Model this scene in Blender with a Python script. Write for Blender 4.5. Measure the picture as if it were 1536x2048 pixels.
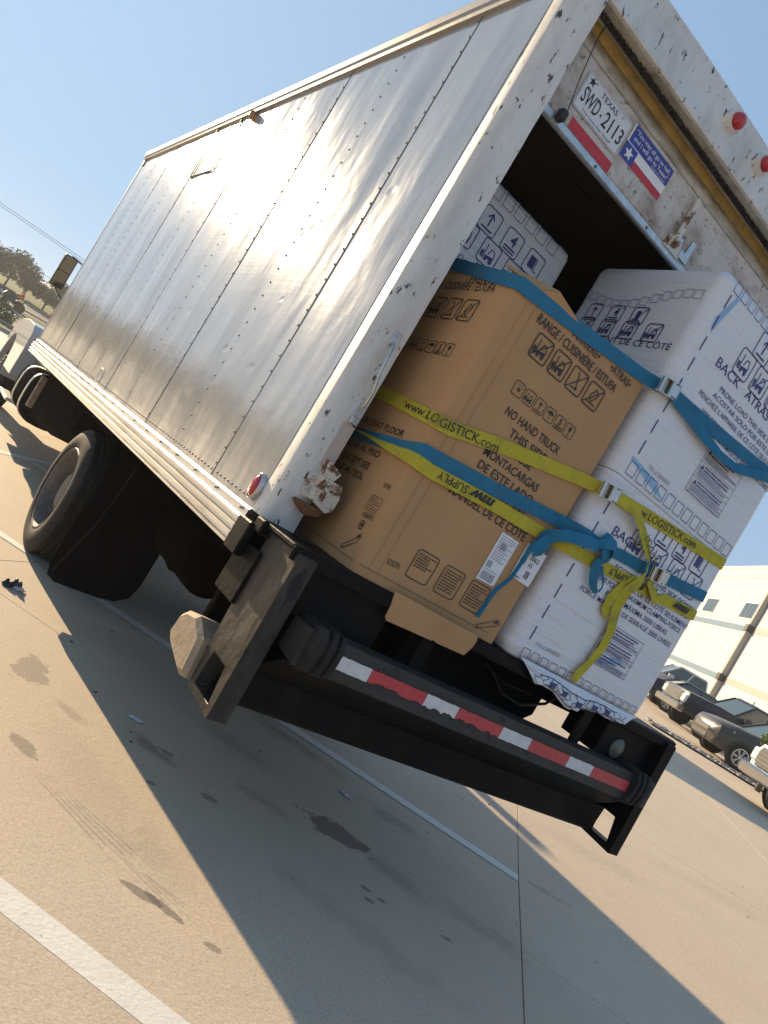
import bpy, bmesh, math, random
from mathutils import Vector, Matrix, noise as mnoise
R = math.radians
random.seed(7)
SC = bpy.context.scene
for o in list(bpy.data.objects): bpy.data.objects.remove(o)

# ------------------------------------------------------------ camera
CAM = Vector((-1.2496, -2.5242, 1.409))
roll, pitch, yaw = R(30.558), R(0.62), R(33.793)
fwd = Vector((math.sin(yaw)*math.cos(pitch), math.cos(yaw)*math.cos(pitch), math.sin(pitch)))
rt0 = Vector((math.cos(yaw), -math.sin(yaw), 0)); up0 = rt0.cross(fwd)
rt = rt0*math.cos(roll) + up0*math.sin(roll); up = up0*math.cos(roll) - rt0*math.sin(roll)
cd = bpy.data.cameras.new('camera'); cam = bpy.data.objects.new('camera', cd)
SC.collection.objects.link(cam); SC.camera = cam
cam.matrix_world = Matrix(((rt.x, up.x, -fwd.x, CAM.x), (rt.y, up.y, -fwd.y, CAM.y), (rt.z, up.z, -fwd.z, CAM.z), (0, 0, 0, 1)))
cd.sensor_fit = 'VERTICAL'; cd.sensor_height = 24; cd.lens = 1564.45/2048*24
cd.clip_start = 0.05; cd.clip_end = 3000

# ------------------------------------------------------------ light
SUN_AZ, SUN_EL = R(8.9), R(17.2)          # azimuth from +Y towards -X
sdir = Vector((-math.sin(SUN_AZ)*math.cos(SUN_EL), math.cos(SUN_AZ)*math.cos(SUN_EL), math.sin(SUN_EL)))
w = bpy.data.worlds.new('World'); SC.world = w; w.use_nodes = True
nt = w.node_tree; bg = nt.nodes['Background']
sky = nt.nodes.new('ShaderNodeTexSky'); sky.sky_type = 'NISHITA'; sky.sun_disc = False
sky.sun_elevation = SUN_EL; sky.sun_rotation = -SUN_AZ
sky.air_density = 1.0; sky.dust_density = 1.0; sky.ozone_density = 2.0; sky.altitude = 0
# hazy air evens the whole dome out: c / (1 + c/k) on every direction alike
def vm(op, a, b):
    n = nt.nodes.new('ShaderNodeVectorMath'); n.operation = op
    for i, q in ((0, a), (1, b)):
        if isinstance(q, tuple): n.inputs[i].default_value = q
        else: nt.links.new(q, n.inputs[i])
    return n.outputs[0]
HZ = (.61, .92, 1.32)
den = vm('ADD', vm('MULTIPLY', sky.outputs[0], tuple(1/h for h in HZ)), (1, 1, 1))
nt.links.new(vm('DIVIDE', sky.outputs[0], den), bg.inputs[0]); bg.inputs[1].default_value = 0.15
ld = bpy.data.lights.new('sun', 'SUN'); ld.energy = 2.2; ld.angle = R(0.55); ld.color = (1.0, .77, .48)
sun = bpy.data.objects.new('sun', ld); SC.collection.objects.link(sun)
sun.rotation_euler = sdir.to_track_quat('Z', 'Y').to_euler(); sun.location = (-5, 20, 12)
vs = SC.view_settings; vs.view_transform = 'Standard'; vs.look = 'None'; vs.gamma = 1; vs.use_curve_mapping = False
vs.exposure = 2.3

# ------------------------------------------------------------ helpers
COL = SC.collection
def link(o): COL.objects.link(o); return o
def V3(p): return Vector(p)

class MB:
    def __init__(s): s.v = []; s.f = []
    def quad(s, *p):
        n = len(s.v); s.v += [tuple(q) for q in p]; s.f.append(tuple(range(n, n+len(p)))); return s
    def box(s, x0, x1, y0, y1, z0, z1, b=0.0):
        if b <= 0:
            n = len(s.v)
            s.v += [(x, y, z) for z in (z0, z1) for y in (y0, y1) for x in (x0, x1)]
            s.f += [tuple(n+i for i in q) for q in ((0,2,3,1),(4,5,7,6),(0,1,5,4),(2,6,7,3),(0,4,6,2),(1,3,7,5))]
            return s
        n = len(s.v); X = (x0, x1); Y = (y0, y1); Z = (z0, z1)
        idx = {}
        for i in (0, 1):
            for j in (0, 1):
                for k in (0, 1):
                    ix = b if i == 0 else -b; iy = b if j == 0 else -b; iz = b if k == 0 else -b
                    for a, p in enumerate(((X[i], Y[j]+iy, Z[k]+iz), (X[i]+ix, Y[j], Z[k]+iz), (X[i]+ix, Y[j]+iy, Z[k]))):
                        idx[(i, j, k, a)] = len(s.v); s.v.append(p)
        c = ((x0+x1)/2, (y0+y1)/2, (z0+z1)/2)
        def add(ids):
            P = [Vector(s.v[i]) for i in ids]; nn = (P[1]-P[0]).cross(P[2]-P[0])
            if nn.dot((P[0]+P[1]+P[2])/3 - Vector(c)) < 0: ids = ids[::-1]
            s.f.append(tuple(ids))
        q = ((0,0),(1,0),(1,1),(0,1))
        for i in (0, 1): add([idx[(i, a, c2, 0)] for a, c2 in q])
        for j in (0, 1): add([idx[(a, j, c2, 1)] for a, c2 in q])
        for k in (0, 1): add([idx[(a, c2, k, 2)] for a, c2 in q])
        for a in (0, 1):
            for c2 in (0, 1):
                add([idx[(a,c2,0,0)], idx[(a,c2,1,0)], idx[(a,c2,1,1)], idx[(a,c2,0,1)]])
                add([idx[(a,0,c2,0)], idx[(a,1,c2,0)], idx[(a,1,c2,2)], idx[(a,0,c2,2)]])
                add([idx[(0,a,c2,1)], idx[(1,a,c2,1)], idx[(1,a,c2,2)], idx[(0,a,c2,2)]])
                for k in (0, 1): add([idx[(a,c2,k,0)], idx[(a,c2,k,1)], idx[(a,c2,k,2)]])
        return s
    def prism(s, poly, ax, a, b):
        """poly of 2D points extruded along axis ax from a to b"""
        def P(q, h):
            if ax == 0: return (h, q[0], q[1])
            if ax == 1: return (q[0], h, q[1])
            return (q[0], q[1], h)
        n = len(s.v); m = len(poly)
        s.v += [P(q, a) for q in poly] + [P(q, b) for q in poly]
        s.f.append(tuple(range(n+m-1, n-1, -1))); s.f.append(tuple(range(n+m, n+2*m)))
        for i in range(m):
            j = (i+1) % m; s.f.append((n+i, n+j, n+m+j, n+m+i))
        return s
    def loft(s, rings, closed=True, caps=True):
        n = len(s.v); m = len(rings[0])
        for r in rings: s.v += [tuple(p) for p in r]
        for k in range(len(rings)-1):
            for i in range(m if closed else m-1):
                j = (i+1) % m
                s.f.append((n+k*m+i, n+k*m+j, n+(k+1)*m+j, n+(k+1)*m+i))
        if caps and closed:
            s.f.append(tuple(range(n+m-1, n-1, -1))); e = n+(len(rings)-1)*m; s.f.append(tuple(range(e, e+m)))
        return s
    def tube(s, path, r, n=8, caps=True):
        path = [Vector(p) for p in path]; rings = []; prev = None
        for i, p in enumerate(path):
            t = (path[min(i+1, len(path)-1)] - path[max(i-1, 0)]).normalized()
            if prev is None:
                a = Vector((0, 0, 1)) if abs(t.z) < .9 else Vector((1, 0, 0)); u = t.cross(a).normalized()
            else: u = (prev - t*prev.dot(t)).normalized()
            prev = u; vv = t.cross(u); rr = r[i] if isinstance(r, (list, tuple)) else r
            rings.append([p + (u*math.cos(2*math.pi*k/n) + vv*math.sin(2*math.pi*k/n))*rr for k in range(n)])
        return s.loft(rings, True, caps)
    def lathe(s, prof, c, axis=(1, 0, 0), n=32, caps=True):
        """prof: list of (along, radius)"""
        A = Vector(axis).normalized(); a = Vector((0, 0, 1)) if abs(A.z) < .9 else Vector((1, 0, 0))
        u = A.cross(a).normalized(); w2 = A.cross(u); c = Vector(c)
        rings = [[c + A*h + (u*math.cos(2*math.pi*k/n) + w2*math.sin(2*math.pi*k/n))*max(r, 1e-4) for k in range(n)] for h, r in prof]
        return s.loft(rings, True, caps)
    def grid(s, fn, nu, nv):
        n = len(s.v)
        for j in range(nv+1):
            for i in range(nu+1): s.v.append(tuple(fn(i/nu, j/nv)))
        for j in range(nv):
            for i in range(nu):
                a = n+j*(nu+1)+i; s.f.append((a, a+1, a+nu+2, a+nu+1))
        return s
    def ribbon(s, pts, nrm, width, th=.0022, wv=None):
        """flat strap: pts centre line, nrm outward normals, width across = t x n"""
        pts = [Vector(p) for p in pts]; nrm = [Vector(q).normalized() for q in nrm]; rings = []
        for i, p in enumerate(pts):
            t = (pts[min(i+1, len(pts)-1)] - pts[max(i-1, 0)]).normalized()
            n = (nrm[i] - t*nrm[i].dot(t)).normalized(); sd = t.cross(n); h = (wv[i] if wv else width)/2
            rings.append([p+sd*h+n*th/2, p+sd*h*.5+n*th*.7, p-sd*h*.5+n*th*.7, p-sd*h+n*th/2, p-sd*h-n*th/2, p+sd*h-n*th/2])
        return s.loft(rings, True, True)
    def build(s, name, mat, parent=None, smooth=None, fix=True):
        me = bpy.data.meshes.new(name); me.from_pydata([tuple(p) for p in s.v], [], s.f)
        if fix:
            bm = bmesh.new(); bm.from_mesh(me); bmesh.ops.recalc_face_normals(bm, faces=bm.faces); bm.to_mesh(me); bm.free()
        if smooth is not None:
            for p in me.polygons: p.use_smooth = True
            me.set_sharp_from_angle(angle=R(smooth))
        if mat: me.materials.append(mat)
        o = link(bpy.data.objects.new(name, me))
        if parent: setparent(o, parent)
        return o

def setparent(o, p):
    o.parent = p
    o.matrix_parent_inverse = wm(p).inverted()
def wm(p):
    m = Matrix.LocRotScale(p.location, p.rotation_euler, p.scale)
    return (wm(p.parent) @ p.matrix_parent_inverse @ m) if p.parent else m
def tag(o, label=None, cat=None, group=None, kind=None):
    if label: o['label'] = label
    if cat: o['category'] = cat
    if group: o['group'] = group
    if kind: o['kind'] = kind
    return o
def empty(name, loc, label=None, cat=None, group=None, rz=0):
    o = bpy.data.objects.new(name, None); o.empty_display_size = .2; link(o)
    o.location = loc; o.rotation_euler = (0, 0, rz); return tag(o, label, cat, group)
def copy_tree(o, parent=None):
    c = o.copy(); link(c)
    if parent: c.parent = parent
    for ch in list(o.children): copy_tree(ch, c)
    return c

# ------------------------------------------------------------ materials
def nn(nt, t, **k):
    n = nt.nodes.new(t)
    for a, b in k.items(): setattr(n, a, b)
    return n
def mat(name, col, rough=.6, metal=0., var=.12, vs=4., bump=0., bs=60., st=(1, 1, 1), spec=.5, coat=0., chips=None, dirt=None, emit=None, alpha=None, trans=0.):
    m = bpy.data.materials.new(name); m.use_nodes = True; nt = m.node_tree; b = nt.nodes['Principled BSDF']; L = nt.links.new
    b.inputs['Roughness'].default_value = rough; b.inputs['Metallic'].default_value = metal
    b.inputs['Specular IOR Level'].default_value = spec; b.inputs['Coat Weight'].default_value = coat
    b.inputs['Transmission Weight'].default_value = trans
    tc = nn(nt, 'ShaderNodeTexCoord'); mp = nn(nt, 'ShaderNodeMapping'); mp.inputs['Scale'].default_value = st
    L(tc.outputs['Object'], mp.inputs[0])
    nz = nn(nt, 'ShaderNodeTexNoise'); nz.inputs['Scale'].default_value = vs; nz.inputs['Detail'].default_value = 6; nz.inputs['Roughness'].default_value = .62
    L(mp.outputs[0], nz.inputs['Vector'])
    mx = nn(nt, 'ShaderNodeMix', data_type='RGBA'); mr = nn(nt, 'ShaderNodeMapRange'); mr.inputs[1].default_value = .3; mr.inputs[2].default_value = .7
    L(nz.outputs['Fac'], mr.inputs[0]); L(mr.outputs[0], mx.inputs[0])
    mx.inputs[6].default_value = tuple(min(1, c*(1-var)) for c in col)+(1,); mx.inputs[7].default_value = tuple(min(1, c*(1+var)) for c in col)+(1,)
    out = mx.outputs[2]
    rr = nn(nt, 'ShaderNodeMapRange'); rr.inputs[3].default_value = max(.02, rough*.82); rr.inputs[4].default_value = min(1, rough*1.2)
    L(nz.outputs['Fac'], rr.inputs[0]); rout = rr.outputs[0]
    for extra in (dirt, chips):
        if not extra: continue
        c2, sc, lo, hi, st2 = extra
        mp2 = nn(nt, 'ShaderNodeMapping'); mp2.inputs['Scale'].default_value = st2; L(tc.outputs['Object'], mp2.inputs[0])
        n2 = nn(nt, 'ShaderNodeTexNoise'); n2.inputs['Scale'].default_value = sc; n2.inputs['Detail'].default_value = 8; n2.inputs['Roughness'].default_value = .68
        L(mp2.outputs[0], n2.inputs['Vector'])
        r2 = nn(nt, 'ShaderNodeMapRange'); r2.inputs[1].default_value = lo; r2.inputs[2].default_value = hi; L(n2.outputs['Fac'], r2.inputs[0])
        m2 = nn(nt, 'ShaderNodeMix', data_type='RGBA'); L(r2.outputs[0], m2.inputs[0]); L(out, m2.inputs[6]); m2.inputs[7].default_value = c2+(1,); out = m2.outputs[2]
    L(out, b.inputs['Base Color']); L(rout, b.inputs['Roughness'])
    if bump:
        n3 = nn(nt, 'ShaderNodeTexNoise'); n3.inputs['Scale'].default_value = bs; n3.inputs['Detail'].default_value = 4; L(mp.outputs[0], n3.inputs['Vector'])
        bp = nn(nt, 'ShaderNodeBump'); bp.inputs['Strength'].default_value = min(1, bump); bp.inputs['Distance'].default_value = .01
        L(n3.outputs['Fac'], bp.inputs['Height']); L(bp.outputs[0], b.inputs['Normal'])
    if emit: b.inputs['Emission Color'].default_value = emit+(1,); b.inputs['Emission Strength'].default_value = 1
    return m

M = {}
M['white_paint'] = mat('white_paint', (.66, .65, .62), .42, var=.06, vs=3, bump=.05, bs=30, dirt=((.40, .37, .32), 5, .45, .8, (1, 1, .35)), chips=((.06, .045, .035), 34, .60, .63, (1, 1, .45)))
M['rusty_white'] = mat('rusty_white', (.62, .58, .5), .55, var=.1, vs=8, bump=.2, bs=40, chips=((.16, .07, .025), 22, .52, .58, (1, 1, 1)))
M['header_dirty'] = mat('header_dirty', (.50, .47, .40), .6, var=.15, vs=6, dirt=((.16, .13, .10), 7, .42, .75, (1, 1, 3)))
M['door'] = mat('door', (.56, .52, .47), .5, var=.08, vs=5, bump=.08, bs=40, dirt=((.25, .16, .10), 4.2, .46, .68, (1, 1, 1.3)), chips=((.14, .10, .075), 26, .57, .64, (1, 1, 1)))
M['rail'] = mat('rail', (.58, .57, .55), .34, metal=.9, var=.08, vs=6, bump=.06, bs=20, st=(1, .2, 2), dirt=((.30, .24, .18), 9, .5, .8, (1, .3, 1)))
M['galv'] = mat('galv', (.55, .55, .54), .38, metal=.9, var=.2, vs=30, bump=.1, bs=80)
M['chrome'] = mat('chrome', (.50, .48, .44), .2, metal=1, var=.06, vs=30)
M['black_steel'] = mat('black_steel', (.009, .009, .009), .45, var=.25, vs=6, bump=.3, bs=26, spec=.06, dirt=((.022, .019, .017), 5, .5, .8, (1, 1, .5)), chips=((.07, .055, .045), 40, .66, .70, (1, 1, 1)))
M['bumper_worn'] = mat('bumper_worn', (.028, .024, .021), .45, var=.35, vs=9, bump=.6, bs=18, spec=.3, dirt=((.06, .05, .04), 6, .48, .72, (1, 1, .25)), chips=((.010, .010, .010), 12, .53, .57, (1, 1, .35)))
M['matte_black'] = mat('matte_black', (.010, .0095, .009), .8, spec=0, var=.3, vs=8, dirt=((.024, .020, .016), 5, .5, .8, (1, 1, 1)))
M['chassis'] = mat('chassis', (.010, .0095, .009), .75, var=.3, vs=8, bump=.2, bs=30, spec=0, dirt=((.018, .015, .013), 4, .5, .8, (1, 1, 1)))
M['dusty_steel'] = mat('dusty_steel', (.30, .23, .16), .8, var=.25, vs=9, bump=.3, bs=30, chips=((.08, .06, .045), 14, .58, .64, (1, 1, 1)))
M['rubber'] = mat('rubber', (.016, .0155, .015), .75, var=.25, vs=12, bump=.2, bs=50, spec=.3, dirt=((.065, .055, .045), 6, .5, .85, (1, 1, 1)))
M['flap'] = mat('flap', (.006, .006, .007), .55, var=.2, vs=5, bump=.1, bs=12, spec=0, dirt=((.018, .016, .015), 5, .58, .8, (2, 1, .5)))
M['rim'] = mat('rim', (.16, .145, .13), .62, metal=.35, var=.3, vs=12, bump=.2, bs=40, dirt=((.07, .055, .045), 8, .5, .7, (1, 1, 1)))
M['cardboard'] = mat('cardboard', (.46, .265, .125), .82, var=.06, vs=3, bump=.10, bs=24, st=(1, 1, .35), spec=.25, dirt=((.39, .22, .10), 2.5, .5, .8, (1, 1, .6)))
M['card_dark'] = mat('card_dark', (.30, .19, .10), .85, var=.1, vs=8, spec=.2)
M['print_black'] = mat('print_black', (.025, .022, .022), .6, var=.1, vs=30)
M['print_navy'] = mat('print_navy', (.035, .04, .16), .5, var=.15, vs=30)
M['print_white'] = mat('print_white', (.78, .78, .78), .6, var=.04, vs=30)
M['print_red'] = mat('print_red', (.50, .035, .055), .55, var=.1, vs=20)
M['print_blue'] = mat('print_blue', (.035, .06, .30), .55, var=.1, vs=20)
M['paper'] = mat('paper', (.74, .74, .76), .7, var=.05, vs=12)
M['print_grey'] = mat('print_grey', (.28, .29, .34), .6, var=.2, vs=40)
M['strap_blue'] = mat('strap_blue', (.022, .17, .30), .78, var=.16, vs=14, bump=.35, bs=420, spec=.3, dirt=((.05, .12, .17), 9, .52, .8, (1, 1, 1)))
M['strap_yellow'] = mat('strap_yellow', (.50, .42, .035), .78, var=.14, vs=14, bump=.35, bs=420, spec=.3, dirt=((.25, .22, .06), 12, .5, .76, (1, 1, 1)))
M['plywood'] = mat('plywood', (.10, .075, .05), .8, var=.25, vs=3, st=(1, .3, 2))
M['lens_red'] = mat('lens_red', (.42, .012, .025), .22, var=.1, vs=30, coat=.4)
M['lens_amber'] = mat('lens_amber', (.35, .20, .08), .3, var=.1, vs=30)
M['lens_clear'] = mat('lens_clear', (.10, .105, .075), .3, var=.1, vs=30)
M['tape_white'] = mat('tape_white', (.62, .61, .60), .4, var=.12, vs=30, bump=.3, bs=60, chips=((.20, .19, .18), 28, .62, .68, (1, 1, 1)))
M['tape_red'] = mat('tape_red', (.50, .045, .05), .4, var=.15, vs=30, bump=.35, bs=60, chips=((.10, .03, .03), 30, .64, .70, (1, 1, 1)))
M['yellow_seal'] = mat('yellow_seal', (.34, .19, .03), .7, var=.25, vs=10, dirt=((.10, .07, .03), 12, .5, .75, (1, 1, 1)))
M['brush'] = mat('brush', (.035, .032, .03), .9, var=.4, vs=60)
M['plate'] = mat('plate', (.66, .67, .70), .4, var=.05, vs=20)
M['cab_white'] = mat('cab_white', (.33, .36, .40), .3, var=.04, vs=3, coat=.4)
M['glass_dark'] = mat('glass_dark', (.015, .018, .02), .08, var=.05, vs=3, spec=.8)
M['black_plastic'] = mat('black_plastic', (.018, .018, .018), .5, var=.2, vs=20)
M['asphalt'] = mat('asphalt', (.10, .095, .09), .95, spec=.05, var=.15, vs=.6, bump=.2, bs=30)
M['road_pale'] = mat('road_pale', (.24, .215, .19), .95, spec=.05, var=.12, vs=.4, bump=.1, bs=20)
M['kerb'] = mat('kerb', (.30, .28, .25), .85, var=.15, vs=2)
M['grass'] = mat('grass', (.045, .075, .012), .9, var=.35, vs=.8, bump=.5, bs=6, spec=.03, dirt=((.08, .085, .025), 1.3, .5, .75, (1, 1, 1)))
M['bark'] = mat('bark', (.07, .05, .035), .9, var=.3, vs=12, bump=.4, bs=30)
M['line_paint'] = mat('line_paint', (.66, .64, .60), .75, var=.08, vs=5, bump=.15, bs=60, chips=((.40, .33, .25), 26, .60, .70, (1, 1, 1)))
M['bld_white'] = mat('bld_white', (.47, .48, .485), .8, var=.04, vs=.5, bump=.05, bs=8)
M['bld_stripe'] = mat('bld_stripe', (.12, .19, .27), .8, var=.06, vs=.6)
M['bld_grey'] = mat('bld_grey', (.34, .325, .30), .8, var=.06, vs=.6)
M['bld_glass'] = mat('bld_glass', (.07, .09, .10), .12, var=.1, vs=1, spec=.8)
M['gravel'] = mat('gravel', (.40, .38, .35), .95, var=.5, vs=9, bump=.8, bs=12)
M['orange'] = mat('orange', (.72, .09, .03), .8, var=.1, vs=10)
M['skin'] = mat('skin', (.35, .2, .13), .6, var=.05)
M['trouser'] = mat('trouser', (.025, .028, .035), .85, var=.2, vs=20)
M['sign_navy'] = mat('sign_navy', (.02, .035, .10), .4, var=.1, vs=3)
M['seam_grey'] = mat('seam_grey', (.07, .07, .07), .8, var=.2, spec=.1)
M['bar_steel'] = mat('bar_steel', (.045, .042, .039), .55, var=.25, vs=9, bump=.15, bs=18, spec=.25, chips=((.012, .012, .012), 22, .6, .64, (1, 1, 1)))
M['litter_dark'] = mat('litter_dark', (.035, .037, .045), .5, var=.3, vs=30)
M['litter_white'] = mat('litter_white', (.55, .57, .6), .6, var=.1, vs=30)

def leafmat(name, col):
    m = mat(name, col, .6, var=.35, vs=2.5, spec=.3); b = m.node_tree.nodes['Principled BSDF']
    return m
M['leaf_dark'] = leafmat('leaf_dark', (.075, .088, .045)); M['leaf_mid'] = leafmat('leaf_mid', (.085, .10, .045)); M['leaf_bright'] = leafmat('leaf_bright', (.16, .22, .035)); M['leaf_brown'] = leafmat('leaf_brown', (.11, .095, .055))

# aluminium side sheet: horizontally brushed, with soft dirt
def alum():
    m = mat('alum_sheet', (.42, .42, .42), .15, metal=.44, var=.05, vs=2.2, dirt=((.36, .37, .39), 2.2, .48, .8, (1, 1, .6)))
    nt = m.node_tree; b = nt.nodes['Principled BSDF']; L = nt.links.new
    tc = nn(nt, 'ShaderNodeTexCoord')
    def nz(sc, st, det):
        mp = nn(nt, 'ShaderNodeMapping'); mp.inputs['Scale'].default_value = st; L(tc.outputs['Object'], mp.inputs[0])
        n = nn(nt, 'ShaderNodeTexNoise'); n.inputs['Scale'].default_value = sc; n.inputs['Detail'].default_value = det; n.inputs['Distortion'].default_value = .15; L(mp.outputs[0], n.inputs['Vector']); return n
    a = nz(9, (1, .12, 6), 5); c = nz(2.6, (1, 1, .22), 2); d = nz(5.5, (1, 1.4, .8), 2)
    b1 = nn(nt, 'ShaderNodeBump'); b1.inputs['Strength'].default_value = .035; b1.inputs['Distance'].default_value = .01; L(a.outputs['Fac'], b1.inputs['Height'])
    b2 = nn(nt, 'ShaderNodeBump'); b2.inputs['Strength'].default_value = .24; b2.inputs['Distance'].default_value = .06; L(c.outputs['Fac'], b2.inputs['Height']); L(b1.outputs[0], b2.inputs['Normal'])
    b3 = nn(nt, 'ShaderNodeBump'); b3.inputs['Strength'].default_value = .10; b3.inputs['Distance'].default_value = .03; L(d.outputs['Fac'], b3.inputs['Height']); L(b2.outputs[0], b3.inputs['Normal'])
    hgt = None
    for (y, z, r) in ((1.08, 2.44, .06), (1.16, 2.40, .05), (1.02, 2.47, .035), (1.75, 2.45, .05), (.95, 2.05, .03), (2.6, 2.7, .05), (1.3, 1.75, .05), (.85, 1.7, .06), (2.2, 1.9, .05), (3.4, 2.2, .06), (.5, 2.6, .05), (1.45, 1.45, .10)):
        mp = nn(nt, 'ShaderNodeMapping', vector_type='TEXTURE'); mp.inputs['Location'].default_value = (0, y, z); mp.inputs['Scale'].default_value = (9, r, r*.6); L(tc.outputs['Object'], mp.inputs[0])
        ln = nn(nt, 'ShaderNodeVectorMath', operation='LENGTH'); L(mp.outputs[0], ln.inputs[0]); rg = nn(nt, 'ShaderNodeMapRange', interpolation_type='SMOOTHSTEP'); rg.inputs[3].default_value = -1; rg.inputs[4].default_value = 0; L(ln.outputs['Value'], rg.inputs[0])
        if hgt is None: hgt = rg.outputs[0]
        else: ad = nn(nt, 'ShaderNodeMath', operation='ADD'); L(hgt, ad.inputs[0]); L(rg.outputs[0], ad.inputs[1]); hgt = ad.outputs[0]
    b4 = nn(nt, 'ShaderNodeBump'); b4.inputs['Strength'].default_value = .5; b4.inputs['Distance'].default_value = .0035; L(hgt, b4.inputs['Height']); L(b3.outputs[0], b4.inputs['Normal'])
    L(b4.outputs[0], b.inputs['Normal'])
    tg = nn(nt, 'ShaderNodeTangent', direction_type='RADIAL', axis='Z'); L(tg.outputs[0], b.inputs['Tangent'])
    b.inputs['Anisotropic'].default_value = .55; b.inputs['Anisotropic Rotation'].default_value = .25
    return m
M['alum'] = alum()

# shrink-wrapped white carton
def wrapmat():
    m = mat('wrap_white', (.70, .70, .715), .45, var=.04, vs=3, coat=.25, dirt=((.62, .64, .70), 3, .45, .8, (1, 1, 1)))
    nt = m.node_tree; b = nt.nodes['Principled BSDF']; L = nt.links.new; tc = nn(nt, 'ShaderNodeTexCoord')
    b.inputs['Coat Roughness'].default_value = .22
    def nz(sc, st, det, dis):
        mp = nn(nt, 'ShaderNodeMapping'); mp.inputs['Scale'].default_value = st; mp.inputs['Rotation'].default_value = (0, R(8), 0); L(tc.outputs['Object'], mp.inputs[0])
        n = nn(nt, 'ShaderNodeTexNoise'); n.inputs['Scale'].default_value = sc; n.inputs['Detail'].default_value = det; n.inputs['Distortion'].default_value = dis; L(mp.outputs[0], n.inputs['Vector']); return n
    a = nz(5, (.6, .6, 7), 4, .5); c = nz(3, (1, 1, 1), 3, .3)
    mu = nn(nt, 'ShaderNodeMath', operation='MULTIPLY'); L(a.outputs['Fac'], mu.inputs[0]); L(c.outputs['Fac'], mu.inputs[1])
    b1 = nn(nt, 'ShaderNodeBump'); b1.inputs['Strength'].default_value = .6; b1.inputs['Distance'].default_value = .045; L(mu.outputs[0], b1.inputs['Height']); L(b1.outputs[0], b.inputs['Normal']); L(b1.outputs[0], b.inputs['Coat Normal'])
    return m
M['wrap'] = wrapmat()
M['wrap_blue'] = mat('wrap_blue', (.25, .42, .62), .4, var=.1, vs=6, coat=.2)

# concrete of the lot with stains at fixed places (position based)
UX, UY = .7009, .7133            # lot axis u (joints), v = (UY, -UX)
def lot(u, v): return (u*UX + v*UY, u*UY - v*UX)
def gz(x, y):
    d = (x+1.25)*.866 + (y+2.52)*.5
    return .021*max(0, d-5) + .03*max(0, y-45)
STAINS = [  # x, y, rx, ry, angle, darkness, hardness
 (1.36, .30, .23, .12, -40, .72, .08), (1.56, .06, .26, .10, -55, .3, .5), (.42, .62, .16, .06, -55, .45, .4), (.05, .72, .13, .05, -60, .30, .35),
 (-.10, 1.05, .10, .20, -20, .45, .08), (.10, -.42, .09, .03, -35, .6, .06), (.17, -.47, .08, .022, -50, .6, .06), (.05, .15, .16, .50, 10, .12, .5), (.22, -.20, .13, .22, 15, .16, .5),
 (1.95, .62, .22, .10, -45, .28, .4), (1.55, 1.25, .42, .11, -50, .38, .6), (1.0, .95, .3, .12, -50, .3, .6), (.95, .42, .16, .07, -45, .3, .5), (3.0, .25, .22, .05, -35, .25, .3), (1.1, -.45, .5, .10, -50, .16, .6), (1.95, -.25, .3, .09, -45, .22, .5),
 *[(-.10+.035*k, -.03-.012*k, .30, .007, -62+2*k, .30, .3) for k in range(5)], *[(.12+.03*k, -.34-.015*k, .20, .006, -58+4*k, .28, .3) for k in range(4)], (-.20, .33, .05, .10, 25, .5, .08), (4.4, .9, .7, .18, -25, .12, .6), (6.1, .9, 1.0, .2, -25, .12, .6), (.30, -.62, .04, .02, -30, .5, .1), (.62, .3, .05, .03, -30, .5, .1), (1.28, -.12, .03, .02, -30, .6, .1), (1.33, -.18, .03, .02, -30, .6, .1), (1.25, -.2, .03, .02, -30, .6, .1), (1.6, -.36, .04, .02, -30, .6, .1), (.5, .62, .06, .03, -30, .55, .1), (.33, .30, .03, .02, 0, .5, .1)]
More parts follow.
